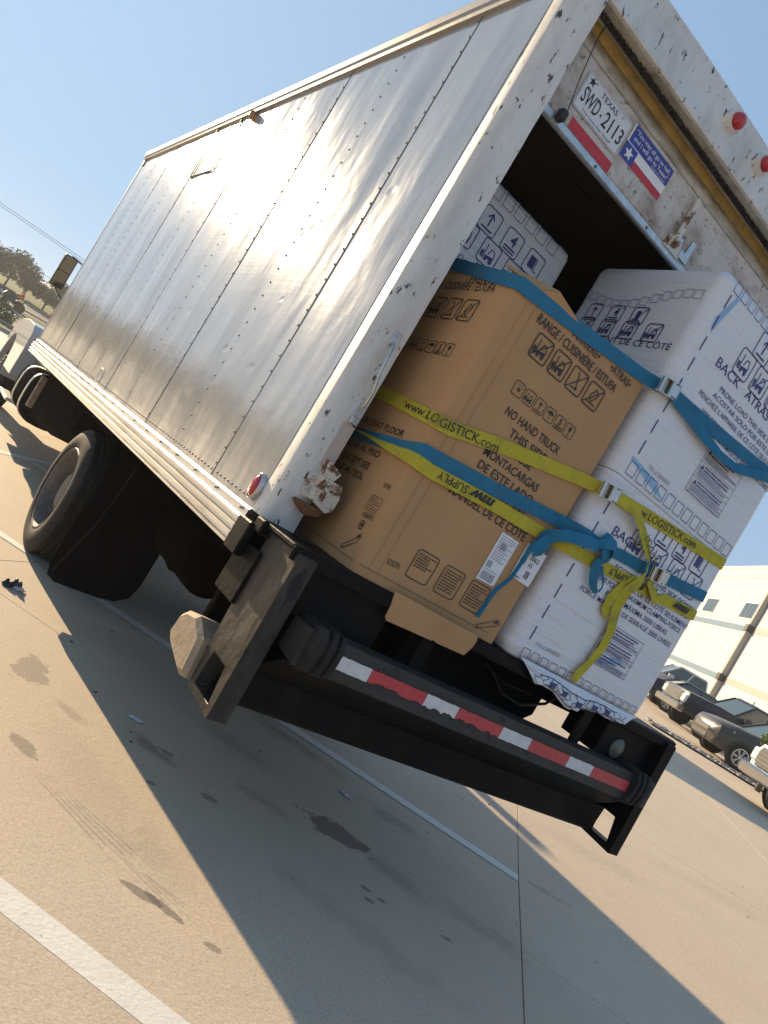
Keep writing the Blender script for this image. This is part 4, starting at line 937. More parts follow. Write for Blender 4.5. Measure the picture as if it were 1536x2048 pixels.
# crumpled wrap hanging under the lower carton, with its print folded up
def skirt(a, c):
    x = 1.15+.87*a; e = min(1, a*7)*min(1, (1-a)*9)
    ln = (.050+.030*mnoise.noise(Vector((x*5.5, 7, 0)))+.035*math.sin(a*3.6))*e
    f = (mnoise.noise(Vector((x*13+c*2, c*2.6, 1)))*.030 + mnoise.noise(Vector((x*34, c*7, 2)))*.012)*min(1, c*1.6)*e
    return (x+mnoise.noise(Vector((x*11, c*3, 5)))*.012*c, WY-.007-.020*math.sin(c*2.6)*e+f*.8, 1.222-ln*c+f*.25)
b = MB(); b.grid(skirt, 110, 18); sk = b.build('crumpled_wrap', M['wrap'], low, smooth=60, fix=False)
md = sk.modifiers.new('thick', 'SOLIDIFY'); md.thickness = .002
rd = random.Random(11)
b = MB()
for i in range(15):
    a = .14+.052*i; pts = []
    for k in range(7):
        c = .35+.09*k; p = skirt(a+.018*math.sin(k*1.1+i), c); pts.append((p[0], p[1]-.004, p[2]))
    b.tube(pts, .0015, 4)
for z, a0, a1 in ((.34, .14, .8), (.9, .2, .85)): b.tube([(lambda p: (p[0], p[1]-.004, p[2]))(skirt(a0+(a1-a0)*k/30, z)) for k in range(31)], .0022, 4)
for i in range(5):
    p = skirt(.24+.12*i, .6); b.box(p[0]-.016, p[0]+.016, p[1]-.008, p[1]-.004, p[2]-.012, p[2]+.012)
b.build('folded_print', PN, low, fix=False)

# ------------------------------------------------------------ straps
SG = 'ratchet and cam straps holding the load'
def strap(name, label, m, pts, nrm, wd=.053, sub=6, wv=None):
    P, N, Wv = [], [], []
    for i in range(len(pts)-1):
        for k in range(sub):
            f = k/sub; P.append(V3(pts[i]).lerp(V3(pts[i+1]), f)); N.append(V3(nrm[i]).lerp(V3(nrm[i+1]), f)); Wv.append((wv[i]*(1-f)+wv[i+1]*f) if wv else wd)
    P.append(V3(pts[-1])); N.append(V3(nrm[-1])); Wv.append(wv[-1] if wv else wd)
    rd = random.Random(len(label))
    for i in range(2, len(P)-2): P[i] = P[i]+N[i].normalized()*mnoise.noise(P[i]*7)*.0018
    r = empty(name, P[0], label, 'strap', SG)
    MB().ribbon(P, N, wd, .0028, Wv).build('webbing', m, r, smooth=40, fix=True)
    return r
def buckle(par, x, z, ang, y):
    c, s = math.cos(ang), math.sin(ang)
    def T(b):
        b.v = [(x+p[0]*c-p[2]*s, y+p[1], z+p[0]*s+p[2]*c) for p in b.v]; return b
    T(MB().box(-.055, .055, -.006, -.003, -.030, .030, .001)).build('buckle_base', M['chrome'], par)
    for zz in (-.032, .029):
        T(MB().prism([(-.058, 0), (.058, 0), (.052, -.022), (.02, -.034), (-.018, -.022), (-.05, -.020)], 2, zz, zz+.003)).build('buckle_side', M['chrome'], par)
    b = MB(); b.lathe([(-.03, .009), (.03, .009)], (-.045, -.012, 0), (0, 0, 1), 10); b.lathe([(-.03, .011), (.03, .011)], (.008, -.018, 0), (0, 0, 1), 12); b.lathe([(-.03, .008), (.03, .008)], (.044, -.012, 0), (0, 0, 1), 10)
    T(b).build('buckle_rollers', M['chrome'], par, smooth=40)
    T(MB().prism([(.0, -.026), (.034, -.034), (.050, -.026), (.046, -.020), (.02, -.024)], 2, -.024, .024)).build('buckle_lever', M['galv'], par)
LX = CX0-.006; RY = YC-.008; WYs = WY-.005
L_, D_, RR_ = (-1, 0, 0), (0, -1, 0), (1, 0, 0); LD = (-1, -1, 0); RD = (1, -1, 0)
nl = [L_, L_, LD, D_]
# upper blue
s1 = strap('blue_strap', 'blue webbing strap highest across the load, buckled at the white carton edge', M['strap_blue'],
 [(LX, .20, 2.432), (LX, -.20, 2.372), (LX+.006, YC-.002, 2.362), (LX+.05, RY, 2.362), (.62, RY, 2.392), (.99, RY, 2.434), (1.03, RY-.005, 2.440), (1.11, WYs, 2.447), (1.40, WYs, 2.462), (1.80, WYs, 2.491), (2.02, WYs, 2.508), (2.075, WY+.03, 2.512), (2.078, .3, 2.515)],
 [L_, L_, LD, D_, D_, D_, D_, D_, D_, D_, D_, RD, RR_])
buckle(s1, 1.085, 2.445, R(5), WYs-.004)
s1t = strap('blue_strap', 'slack blue strap tail drooping below the topmost strap on the white carton', M['strap_blue'],
 [(1.13, WYs-.012, 2.440), (1.25, WYs-.016, 2.428), (1.42, WYs-.022, 2.405), (1.56, WYs-.028, 2.392), (1.70, WYs-.022, 2.405), (1.84, WYs-.016, 2.452), (1.98, WYs-.012, 2.498), (2.03, WYs-.006, 2.508)],
 [D_, D_, (0, -1, .2), (0, -1, .6), (0, -1, .8), (0, -1, .5), D_, D_])
# upper yellow
s2 = strap('yellow_strap', 'yellow webbing strap across the middle of the load, reading up to the shining buckle', M['strap_yellow'],
 [(LX, .22, 1.846), (LX, -.18, 1.812), (LX+.006, YC-.002, 1.803), (LX+.05, RY, 1.806), (.55, RY, 1.868), (.98, RY, 1.953), (1.03, RY-.006, 1.961), (1.10, WYs, 1.968), (1.40, WYs, 1.997), (1.80, WYs, 2.028), (2.01, WYs, 2.043), (2.052, WY+.03, 2.046), (2.056, .3, 2.05)],
 [L_, L_, LD, D_, D_, D_, D_, D_, D_, D_, D_, RD, RR_])
buckle(s2, 1.095, 1.967, R(6), WYs-.004)
tx = R(9.5)
q = PR((LX, 0, 0), (0, -1, 0), (0, 0, 1), (-1, 0, 0), .004); q.text('www.LO', .042, 1.812, .033, .243, .002, rot=R(-4.5)); q.build('strap_lettering', PB, s2)
q = PR(*rearface(RY), .004); q.text('GISTICK.com', .257, 1.790, .033, .285, .002, rot=tx); q.build('strap_lettering', PB, s2)
q = PR(*rearface(WYs), .004); q.text('www.LOGISTICK.com', 1.255, 1.968, .033, .50, .002, rot=R(5)); q.build('strap_lettering', PB, s2)
s2t = strap('yellow_strap', 'loose yellow strap end dangling down the lower white carton', M['strap_yellow'],
 [(1.14, WYs-.022, 1.972), (1.26, WYs-.035, 1.975), (1.335, WYs-.030, 1.940), (1.44, WYs-.020, 1.890), (1.508, WYs-.022, 1.845), (1.522, WYs-.030, 1.790), (1.50, WYs-.035, 1.735), (1.47, WYs-.030, 1.68), (1.475, WYs-.022, 1.60), (1.525, WYs-.018, 1.50), (1.535, WYs-.016, 1.42), (1.515, WYs-.014, 1.33), (1.485, WYs-.016, 1.265), (1.48, WYs-.018, 1.235)],
 [D_, (.1, -1, .1), (.2, -1, .2), (.3, -1, .1), (.9, -1, 0), (.6, -1, -.3), (-.4, -1, -.2), (-.6, -1, 0), (-.2, -1, 0), D_, D_, (.2, -1, 0), D_, D_], wv=[.05, .05, .045, .05, .034, .03, .04, .042, .05, .05, .05, .05, .05, .04])
q = PR(*rearface(WYs-.024), .006); q.text('LOGISTI', 1.40, 1.905, .030, .155, .002, rot=R(-30)); q.build('strap_lettering', PB, s2t)
s2u = strap('yellow_strap', 'second fold of yellow strap hanging beside the loose end', M['strap_yellow'],
 [(1.50, WYs-.02, 1.745), (1.455, WYs-.014, 1.69), (1.425, WYs-.012, 1.62), (1.43, WYs-.012, 1.57), (1.47, WYs-.011, 1.545)], [D_, (-.4, -1, 0), (-.2, -1, 0), D_, D_], .045)
# lower blue
s3 = strap('blue_strap', 'lower blue webbing strap, knotted in the middle of the load', M['strap_blue'],
 [(LX, .22, 1.650), (LX, -.15, 1.672), (LX+.006, YC-.002, 1.690), (LX+.05, RY, 1.692), (.62, RY, 1.722), (.98, RY, 1.766), (1.03, RY-.006, 1.772), (1.12, WYs, 1.778), (1.22, WYs-.016, 1.776), (1.34, WYs-.004, 1.790), (1.60, WYs, 1.814), (2.01, WYs, 1.866), (2.052, WY+.03, 1.872), (2.056, .3, 1.88)],
 [L_, L_, LD, D_, D_, D_, D_, D_, D_, D_, D_, D_, RD, RR_], wv=[.05, .05, .05, .053, .053, .053, .053, .05, .035, .05, .053, .053, .053, .053])
buckle(s3, 1.62, 1.816, R(7), WYs-.006)
# the knot: two loops and a wrap
def knotpart(pts, nr, wv, nm='knot'):
    P = [V3(p) for p in pts]; PP, NN, WW = [], [], []
    for i in range(len(P)-1):
        p0 = P[max(i-1, 0)]; p1 = P[i]; p2 = P[i+1]; p3 = P[min(i+2, len(P)-1)]
        for k in range(6):
            t = k/6; PP.append(.5*((2*p1)+(p2-p0)*t+(2*p0-5*p1+4*p2-p3)*t*t+(3*p1-p0-3*p2+p3)*t**3)); NN.append(V3(nr[i]).lerp(V3(nr[i+1]), t)); WW.append(wv[i]*(1-t)+wv[i+1]*t)
    PP.append(P[-1]); NN.append(V3(nr[-1])); WW.append(wv[-1])
    MB().ribbon(PP, NN, .04, .004, WW).build(nm, M['strap_blue'], s3, smooth=50)
knotpart([(1.19, WYs-.012, 1.81), (1.205, WYs-.038, 1.80), (1.225, WYs-.045, 1.77), (1.25, WYs-.035, 1.735), (1.235, WYs-.015, 1.72)], [(-.5, -1, .3), (-.2, -1, .3), (.1, -1, 0), (.3, -1, -.4), (.3, -1, -.5)], [.05, .07, .075, .06, .05])
knotpart([(1.16, WYs-.015, 1.755), (1.19, WYs-.045, 1.785), (1.235, WYs-.052, 1.800), (1.27, WYs-.040, 1.765), (1.262, WYs-.02, 1.73)], [(-.4, -1, 0), (-.1, -1, .6), (.3, -1, .5), (.9, -1, 0), (.5, -1, -.4)], [.03, .045, .05, .05, .04])
knotpart([(1.20, WYs-.03, 1.770), (1.12, WYs-.035, 1.755), (1.03, WYs-.04, 1.735), (.975, WYs-.03, 1.715), (.945, RY-.028, 1.68), (.94, RY-.03, 1.64), (.965, RY-.024, 1.612)], [(0, -1, .2), (0, -1, .5), (0, -1, .3), (-.3, -1, .1), (-.5, -1, 0), (0, -1, -.2), (.4, -1, -.3)], [.04, .052, .05, .048, .055, .05, .03])
knotpart([(.985, RY-.03, 1.70), (.945, RY-.045, 1.672), (.935, RY-.04, 1.63), (.96, RY-.022, 1.60)], [(.2, -1, .3), (-.2, -1, 0), (-.5, -1, -.1), (0, -1, -.4)], [.03, .05, .06, .035])
knotpart([(1.245, WYs-.03, 1.735), (1.225, WYs-.032, 1.70), (1.245, WYs-.03, 1.655), (1.275, WYs-.028, 1.618), (1.31, WYs-.028, 1.606), (1.325, WYs-.028, 1.635), (1.30, WYs-.026, 1.67), (1.27, WYs-.02, 1.70)], [(.3, -1, 0), (-.3, -1, 0), (-.5, -1, 0), (-.6, -1, -.4), (0, -1, -1), (.8, -1, 0), (.6, -1, .3), (.2, -1, .2)], [.04, .045, .04, .03, .02, .018, .022, .03])
knotpart([(.945, RY-.024, 1.668), (.918, RY-.018, 1.64), (.915, RY-.014, 1.56), (.905, RY-.014, 1.47), (.87, RY-.014, 1.40), (.862, RY-.013, 1.33), (.858, RY-.012, 1.275)], [(-.8, -.6, 0), (-1, -.4, 0), (-1, -.3, 0), (-1, -.3, 0), (-1, -.4, 0), (-1, -.3, 0), (-1, -.4, 0)], [.02, .018, .016, .016, .018, .018, .02], 'strap_tail')
# lower yellow
s4 = strap('yellow_strap', 'lowest yellow webbing strap, twisted at the truck post, lettered upside down', M['strap_yellow'],
 [(LX, .22, 1.668), (LX-.004, .05, 1.664), (LX-.006, -.12, 1.655), (LX, YC-.004, 1.648), (LX+.07, RY-.006, 1.644), (.66, RY-.006, 1.672), (.98, RY-.006, 1.687), (1.04, WYs-.03, 1.691), (1.124, WYs-.008, 1.697), (1.66, WYs-.006, 1.738), (2.01, WYs-.004, 1.768), (2.052, WY+.03, 1.772), (2.056, .3, 1.78)],
 [(-.2, 0, 1), (-.6, 0, .8), (-1, 0, .4), LD, D_, D_, D_, D_, D_, D_, D_, RD, RR_], wv=[.03, .03, .04, .048, .05, .05, .05, .05, .05, .05, .05, .05, .05])
q = PR(*rearface(RY-.006), .004); q.text('SUPPLY', .505, 1.675, .030, .15, .004, rot=R(183.5)); q.text('mw', .645, 1.686, .036, .12, .05, rot=R(183.5), shear=.3); q.build('strap_lettering', PB, s4)
q = PR(*rearface(WYs-.008), .005); q.text('SUPPLY', 1.475, 1.738, .030, .145, .004, rot=R(184.5)); q.text('mw', 1.58, 1.747, .036, .095, .05, rot=R(184.5), shear=.3); q.build('strap_lettering', PB, s4); q = PR(*rearface(WYs-.008), .005); q.text('mw', 1.94, 1.776, .036, .12, .05, rot=R(184.5), shear=.3); q.build('strap_lettering', PB, s4)
b = MB().box(1.66, 1.70, WYs-.022, WYs-.010, 1.708, 1.765, .003); b.build('strap_hook', M['galv'], s4)
knot4 = strap('yellow_strap', 'crossed yellow strap loop at the small grey hook', M['strap_yellow'],
 [(1.58, WYs-.014, 1.775), (1.62, WYs-.024, 1.745), (1.665, WYs-.03, 1.72), (1.70, WYs-.026, 1.735), (1.73, WYs-.016, 1.748)], [(.3, -1, .2), (0, -1, .4), (.2, -1, 0), D_, D_], .045)

# ------------------------------------------------------------ litter on the lot
def crumple(name, label, m, x, y, sx, sy, h, seed, ang=0.):
    b = MB(); n = 14; c, s = math.cos(ang), math.sin(ang)
    def fn(a, q):
        u = (a-.5)*2; v = (q-.5)*2; k = .75+.5*mnoise.noise(Vector((math.atan2(v, u)*1.2, seed, 0)))
        px, py = u*sx*k, v*sy*k
        z = gz(x, y)+.006+h*max(0, mnoise.noise(Vector((u*2.2, v*2.2, seed)))+.35)*(1-max(abs(u), abs(v))**3)
        return (x+px*c-py*s, y+px*s+py*c, z)
    b.grid(fn, n, n); o = b.build(name, m, None, smooth=30, fix=False); md = o.modifiers.new('t', 'SOLIDIFY'); md.thickness = .002
    return tag(o, label, 'litter')
crumple('litter_bag', 'crumpled dark plastic wrapper on the sunlit concrete near the tyre', M['litter_dark'], -.086, 2.13, .075, .05, .06, 3, R(20))
crumple('litter_scrap', 'white flap of plastic beside the dark wrapper', M['litter_white'], -.055, 2.095, .045, .018, .035, 8, R(30))
crumple('litter_paper', 'small pale paper scrap on the shaded concrete', M['litter_white'], .393, .857, .045, .02, .012, 5, R(-30))
crumple('litter_foil', 'tiny silver foil strip on the shaded concrete near the long white line', M['litter_white'], 1.669, .741, .02, .045, .015, 6, R(20))
rd = random.Random(21); b = MB()
for i in range(150):
    u, v = rd.uniform(-3, 7), rd.uniform(-3.5, 6); x, y = lot(u, v); r = rd.uniform(.004, .012); z = gz(x, y)+.001; a = rd.uniform(0, 3)
    p = [(x+r*rd.uniform(.6, 1.8)*math.cos(a+k*1.57), y+r*.6*math.sin(a+k*1.57), z) for k in range(4)]; n0 = len(b.v)
    b.v += p+[(x, y, z+r*.6)]; b.f += [(n0, n0+1, n0+4), (n0+1, n0+2, n0+4), (n0+2, n0+3, n0+4), (n0+3, n0, n0+4)]
tag(b.build('grit', M['litter_dark'], None, fix=False), 'small dark grit and leaf bits scattered over the concrete', None, None, 'stuff')

# ------------------------------------------------------------ trees
def make_tree(name, label, loc, h, rad, m, seed, n=2600, group=None, leaf=.16, low=.28, cat='tree'):
    rd = random.Random(seed); root = empty(name, loc, label, cat, group)
    x0, y0, z0 = loc; b = MB()
    tr = [(x0, y0, z0-.1), (x0+rd.uniform(-.05, .05)*h*.2, y0, z0+h*.2), (x0+rd.uniform(-.1, .1), y0+rd.uniform(-.1, .1), z0+h*.45), (x0, y0, z0+h*.75)]
    b.tube(tr, [h*.035, h*.027, h*.02, h*.008], 8)
    lobes = []
    for i in range(9):
        a = rd.uniform(0, 6.28); e = rd.uniform(low+.08, .92); rr = rad*rd.uniform(.35, .72)*(1.0-.55*max(0, e-.6)/.4)
        c = Vector((x0+rr*math.cos(a), y0+rr*math.sin(a), z0+h*e)); lobes.append((c, rad*rd.uniform(.32, .52)))
        st = V3(tr[2]).lerp(V3(tr[1]), rd.random()); b.tube([st, st.lerp(c, .5)+Vector((0, 0, h*.03)), c], [h*.014, h*.009, h*.004], 5)
    lobes.append((Vector((x0, y0, z0+h*.62)), rad*.6))
    b.build('trunk', M['bark'], root, smooth=50)
    c = MB()
    for i in range(n):
        p0, r = rd.choice(lobes); d = Vector((rd.gauss(0, 1), rd.gauss(0, 1), rd.gauss(0, .85))).normalized()*r*(rd.random()**.4)
        p = p0+d
        if p.z < z0+h*low*.8: continue
        s = leaf*rd.uniform(.5, 1.2); q = Vector((rd.gauss(0, 1), rd.gauss(0, 1), rd.gauss(0, 1))).normalized(); e = q.orthogonal().normalized(); f = q.cross(e)
        c.quad(p-e*s, p-f*s*.5, p+e*s, p+f*s*.5)
    c.build('crown', m, root, fix=False); return root
LT = 'street trees on the grass bank far left'
make_tree('street_tree', 'leftmost dark green tree above the blue sign, cut by the frame', (3.4, 92, gz(3.4, 92)), 4.1, 2.3, M['leaf_dark'], 1, 3800, LT)
make_tree('street_tree', 'tall rounded tree behind the rider in orange', (6.0, 94, gz(6, 94)), 3.9, 2.1, M['leaf_brown'], 2, 3400, LT)
make_tree('street_tree', 'lower brownish tree right behind the rider', (7.2, 86, gz(7.2, 86)), 3.3, 1.9, M['leaf_brown'], 3, 3400, LT)
make_tree('street_tree', 'dark tree next to the truck mirror, thin trunk on the grass', (9.3, 85, gz(9.3, 85)), 3.4, 1.9, M['leaf_mid'], 4, 3400, LT)
make_tree('street_tree', 'tree half hidden behind the front edge of the truck box', (11.8, 88, gz(11.8, 88)), 3.6, 2.0, M['leaf_dark'], 5, 3000, LT)
make_tree('low_bush', 'small dark bush on the grass at the left frame edge', (2.35, 37.5, gz(2.35, 37.5)-.2), 1.2, .62, M['leaf_mid'], 6, 1800, None, .06, .1, 'bush')
make_tree('young_tree', 'bright green young tree at the right frame edge', (19.2, 7.28, .38), 2.4, .66, M['leaf_bright'], 7, 2600, None, .065, .35)

rd = random.Random(77); c = MB()
for i in range(9000):
    x = rd.uniform(-150, -4); y = 88+rd.uniform(0, 14)-.1*x; h = 3.6+1.6*mnoise.noise(Vector((x*.16, 0, 0)))+.8*mnoise.noise(Vector((x*.7, 3, 0)))
    p = Vector((x, y, gz(x, y)+h*rd.random()**.7)); q = Vector((rd.gauss(0, 1), rd.gauss(0, 1), rd.gauss(0, 1))).normalized(); e = q.orthogonal().normalized()*rd.uniform(.3, .7); f = q.cross(e)
    c.quad(p-e, p-f*.6, p+e, p+f*.6)
tag(c.build('far_wood', M['leaf_dark'], None, fix=False), 'far line of trees running on left of the lot', None, None, 'stuff')

# ------------------------------------------------------------ left background: verge, road, bank
def qpatch(name, p00, p10, p11, p01, m, dz, n=8, kind='structure', label=None):
    b = MB()
    def fn(a, c):
        x = (p00[0]*(1-a)+p10[0]*a)*(1-c)+(p01[0]*(1-a)+p11[0]*a)*c; y = (p00[1]*(1-a)+p10[1]*a)*(1-c)+(p01[1]*(1-a)+p11[1]*a)*c
        return (x, y, gz(x, y)+dz)
    b.grid(fn, n, n); return tag(b.build(name, m, None, fix=False), label, None, None, kind)
qpatch('grass_verge', (-30, 30.6), (40, 30.9), (40, 36.4), (-30, 36.8), M['grass'], .02, 20, 'stuff', 'mown grass strip beside the lot')
qpatch('road', (-60, 36.9), (60, 36.5), (60, 64), (-60, 64), M['road_pale'], .012, 30)
qpatch('grass_island', (4.95, 51.4), (40, 50), (40, 63.5), (3.5, 61.0), M['grass'], .05, 16, 'stuff', 'grass island between the drive and the road')
qpatch('road', (-80, 64.2), (90, 64), (90, 79), (-80, 79), M['asphalt'], .02, 24)
qpatch('grass_bank', (-120, 79.2), (140, 79.2), (160, 170), (-140, 170), M['grass'], .06, 40, 'stuff', 'grass bank rising behind the road')
def kerb(x0, y0, x1, y1, nm='kerb'):
    d = Vector((x1-x0, y1-y0)).normalized(); p = Vector((-d.y, d.x))*.08; b = MB(); rs = []
    for k in range(21):
        x = x0+(x1-x0)*k/20; y = y0+(y1-y0)*k/20; z = gz(x, y)
        rs.append([(x-p.x, y-p.y, z-.1), (x-p.x, y-p.y, z+.13), (x+p.x, y+p.y, z+.14), (x+p.x, y+p.y, z-.1)])
    b.loft(rs); tag(b.build(nm, M['kerb'], None), None, None, None, 'structure')
kerb(-30, 30.3, 40, 30.6); kerb(-30, 36.9, 40, 36.5); kerb(4.9, 51.2, 3.45, 61); kerb(-60, 79.1, 80, 79.1); kerb(3.5, 63.9, 60, 63.8)
# wires on poles
for nm, x, y, lab in (('utility_pole', -22, 64, 'wooden utility pole left of the frame carrying the wires'), ('utility_pole', 34, 60, 'wooden utility pole behind the truck carrying the wires')):
    z = gz(x, y); r = empty(nm, (x, y, z), lab, 'pole', 'utility poles')
    MB().tube([(x, y, z-.3), (x, y, z+8.5)], [.16, .11], 10).build('post', M['bark'], r, smooth=50); MB().box(x-.06, x+.06, y-1.2, y+1.2, z+7.3, z+7.45).build('cross_arm', M['bark'], r)
for y_, za, zb, lab in ((0., 7.9, 6.6, 'upper of the close pair of overhead wires'), (.5, 7.75, 6.5, 'lower of the close pair of overhead wires'), (-.6, 5.0, 4.35, 'lower overhead wire crossing above the tree tops'), (-.9, 4.55, 4.0, 'lowest thin overhead wire brushing the tree tops')):
    pts = []
    for k in range(41):
        f = k/40; pts.append((-22+56*f, 64+y_-4*f, za+(zb-za)*f-.35*math.sin(math.pi*f)))
    tag(MB().tube(pts, .016, 5).build('overhead_wire', M['black_plastic'], None), lab, 'wire', 'overhead wires')
# blue sign
sz = gz(3, 60.5); sg_ = empty('roadside_sign', (2.6, 60.5, sz), 'long navy blue sign with white lettering at the left frame edge', 'sign')
MB().box(.4, 4.35, 60.5, 60.62, 1.40, 2.15, .02).build('panel', M['sign_navy'], sg_)
for x in (.7, 4.1): MB().box(x, x+.1, 60.52, 60.6, gz(x, 60.5)-.1, 1.41).build('post', M['galv'], sg_)
q = PR(*rearface(60.5), .01); q.text('electrolux', 2.2, 1.62, .32, 1.75, .005); q.build('lettering', M['print_white'], sg_)
# rider on a mower
mx, my = 4.25, 57.3; mz = gz(mx, my)
mo = empty('riding_mower', (mx, my, mz), 'dark ride-on mower on the verge under the rider in orange', 'mower')
b = MB(); b.loft([[(mx+x, my+y, mz+z) for y, z in ((-.35, .45), (.35, .45), (.33, h), (-.33, h))] for x, h in ((-.85, .72), (-.7, .95), (-.05, 1.0), (0, .62))]); b.build('hood', M['black_plastic'], mo)
MB().box(mx-.1, mx+.65, my-.4, my+.4, mz+.4, mz+.6, .04).build('deck', M['black_steel'], mo)
MB().box(mx+.12, mx+.55, my-.22, my+.22, mz+.6, mz+.72, .03).build('seat', M['rubber'], mo); MB().box(mx+.5, mx+.58, my-.22, my+.22, mz+.7, mz+1.0, .03).build('seat_back', M['rubber'], mo)
for x, r in ((-.6, .24), (.45, .32)):
    for s_ in (-1, 1): MB().lathe([(-.1, r*.7), (-.08, r), (.08, r), (.1, r*.7)], (mx+x, my+s_*.42, mz+r), (0, 1, 0), 18).build('wheel', M['rubber'], mo)
MB().tube([(mx-.15, my, mz+.9), (mx-.05, my, mz+1.12)], .02, 6).build('steering_column', M['galv'], mo)
MB().lathe([(-.01, .17), (.01, .17)], (mx-.05, my, mz+1.13), (-.4, 0, .9), 18).build('steering_wheel', M['chrome'], mo)
def person():
    o = empty('person', (mx+.3, my, mz+.72), 'person in orange shirt and dark cap riding the mower', 'person')
    me = bpy.data.meshes.new('body'); X = mx+.30; Z = mz+.74
    V_ = [(X, my, Z+.08), (X+.02, my, Z+.3), (X, my, Z+.52), (X-.01, my, Z+.62), (X-.03, my, Z+.76), (X-.02, my-.19, Z+.52), (X-.15, my-.22, Z+.32), (X-.34, my-.14, Z+.38), (X-.02, my+.19, Z+.52), (X-.15, my+.22, Z+.32), (X-.34, my+.14, Z+.38), (X-.18, my-.12, Z+.10), (X-.44, my-.14, Z+.08), (X-.42, my-.14, Z-.28), (X-.18, my+.12, Z+.10), (X-.44, my+.14, Z+.08), (X-.42, my+.14, Z-.28), (X-.52, my-.14, Z-.30), (X-.52, my+.14, Z-.30)]
    E_ = [(0, 1), (1, 2), (2, 3), (3, 4), (2, 5), (5, 6), (6, 7), (2, 8), (8, 9), (9, 10), (0, 11), (11, 12), (12, 13), (13, 17), (0, 14), (14, 15), (15, 16), (16, 18)]
    Rr = [.15, .15, .16, .06, .10, .07, .055, .04, .07, .055, .04, .10, .085, .06, .10, .085, .06, .05, .05]
    me.from_pydata(V_, E_, []); ob = link(bpy.data.objects.new('body', me)); setparent(ob, o)
    md = ob.modifiers.new('skin', 'SKIN'); 
    for i, r in enumerate(Rr): me.skin_vertices[0].data[i].radius = (r, r)
    me.skin_vertices[0].data[0].use_root = True
    ob.modifiers.new('sub', 'SUBSURF').levels = 2; me.materials.append(M['trouser'])
    bpy.context.view_layer.update(); ev = bpy.data.meshes.new_from_object(ob.evaluated_get(bpy.context.evaluated_depsgraph_get()))
    ob.modifiers.clear(); ob.data = ev; ev.materials.clear()
    for m_ in (M['trouser'], M['orange'], M['skin']): ev.materials.append(m_)
    for p in ev.polygons:
        c = p.center; p.use_smooth = True
        p.material_index = 2 if (c.z > Z+.62 or (c.x < X-.2 and c.z > Z+.24)) else (1 if (c.z > Z+.14 and c.x > X-.22) else 0)
    b = MB(); b.lathe([(-.02, .115), (.05, .112), (.10, .08), (.125, .02)], (X-.03, my, Z+.79), (0, 0, 1), 16); b.box(X-.24, X-.08, my-.09, my+.09, Z+.775, Z+.79); b.build('cap', M['trouser'], o, smooth=50)
person()
cx_, cy_ = 9.25, 77.0; cz_ = gz(cx_, cy_)+.02
cn = empty('traffic_cone', (cx_, cy_, cz_), 'orange traffic cone on the far road beside the truck edge', 'cone')
MB().box(cx_-.25, cx_+.25, cy_-.25, cy_+.25, cz_, cz_+.05).build('base', M['orange'], cn); MB().lathe([(.05, .2), (.5, .1), (.95, .04)], (cx_, cy_, cz_), (0, 0, 1), 16).build('cone', M['orange'], cn); MB().lathe([(.45, .118), (.65, .082)], (cx_, cy_, cz_), (0, 0, 1), 16).build('band', M['tape_white'], cn)

# ------------------------------------------------------------ warehouse
A_ = Vector((52.8, 33.5)); UB = Vector((.656, .755)); NB = Vector((-.755, .656))
def wp(s, d, z): p = A_+UB*s+NB*d; return (p.x, p.y, z)
def wbox(s0, s1, d0, d1, z0, z1):
    b = MB(); b.v = [wp(s, d, z) for z in (z0, z1) for d in (d0, d1) for s in (s0, s1)]
    b.f = [(0,2,3,1),(4,5,7,6),(0,1,5,4),(2,6,7,3),(0,4,6,2),(1,3,7,5)]; return b
wh = empty('warehouse', wp(0, 0, .6), 'long cream warehouse with blue-grey stripes, small windows and dock doors', 'warehouse')
WT = 11.65; pw = 8.2
for k in range(-5, 4):   # tilt-up wall panels
    s0 = -.9+k*pw-1.6; wbox(s0+.02, s0+pw-.02, -.35, 0, .2, WT).build('wall_panel', M['bld_white'], wh)
wbox(-43, 31, -12, -.36, .2, WT-.3).build('building_core', M['bld_white'], wh)
wbox(-43.4, 31.2, -.4, .03, WT, WT+.25).build('parapet', M['bld_white'], wh)
wbox(-43.4, 31.2, .0, .015, WT-.75, WT-.70).build('reveal', M['bld_grey'], wh)
for z in (7.05, 3.55):
    wbox(-11.3, 31, .005, .03, z, z+.38).build('stripe', M['bld_stripe'], wh); wbox(-43, -11.9, .005, .03, z, z+.38).build('stripe', M['bld_grey'], wh)
for s1 in (8.1, 0., -8.1, -20.5):
    wn = wbox(s1-2.55, s1, .0, .04, 7.92, 9.08).build('window', M['galv'], wh)
    for k in range(4): wbox(s1-2.52+k*.635, s1-2.52+k*.635+.58, .035, .055, 7.97, 9.03).build('pane', M['bld_glass'], wn)
b = MB(); 
dp = wbox(-11.75, -11.40, .03, .35, .8, WT-.5).build('downspout', M['bld_grey'], wh)
for z in (7.0, 3.5): wbox(-11.85, -11.30, .03, .42, z, z+.45).build('scupper', M['black_plastic'], dp)
for s1 in (-13.2, -18.4, -23.6, -28.8):
    dd = wbox(s1-4.4, s1, .0, .03, .5, 3.3).build('dock_door', M['bld_white'], wh)
    for k in range(5): wbox(s1-4.35, s1-.05, .025, .07, .55+.55*k, .55+.55*k+.47).build('door_slat', M['bld_white'], dd)
wbox(-33, -12.2, 0.0, .9, 3.32, 3.45).build('canopy', M['bld_grey'], wh) if False else None

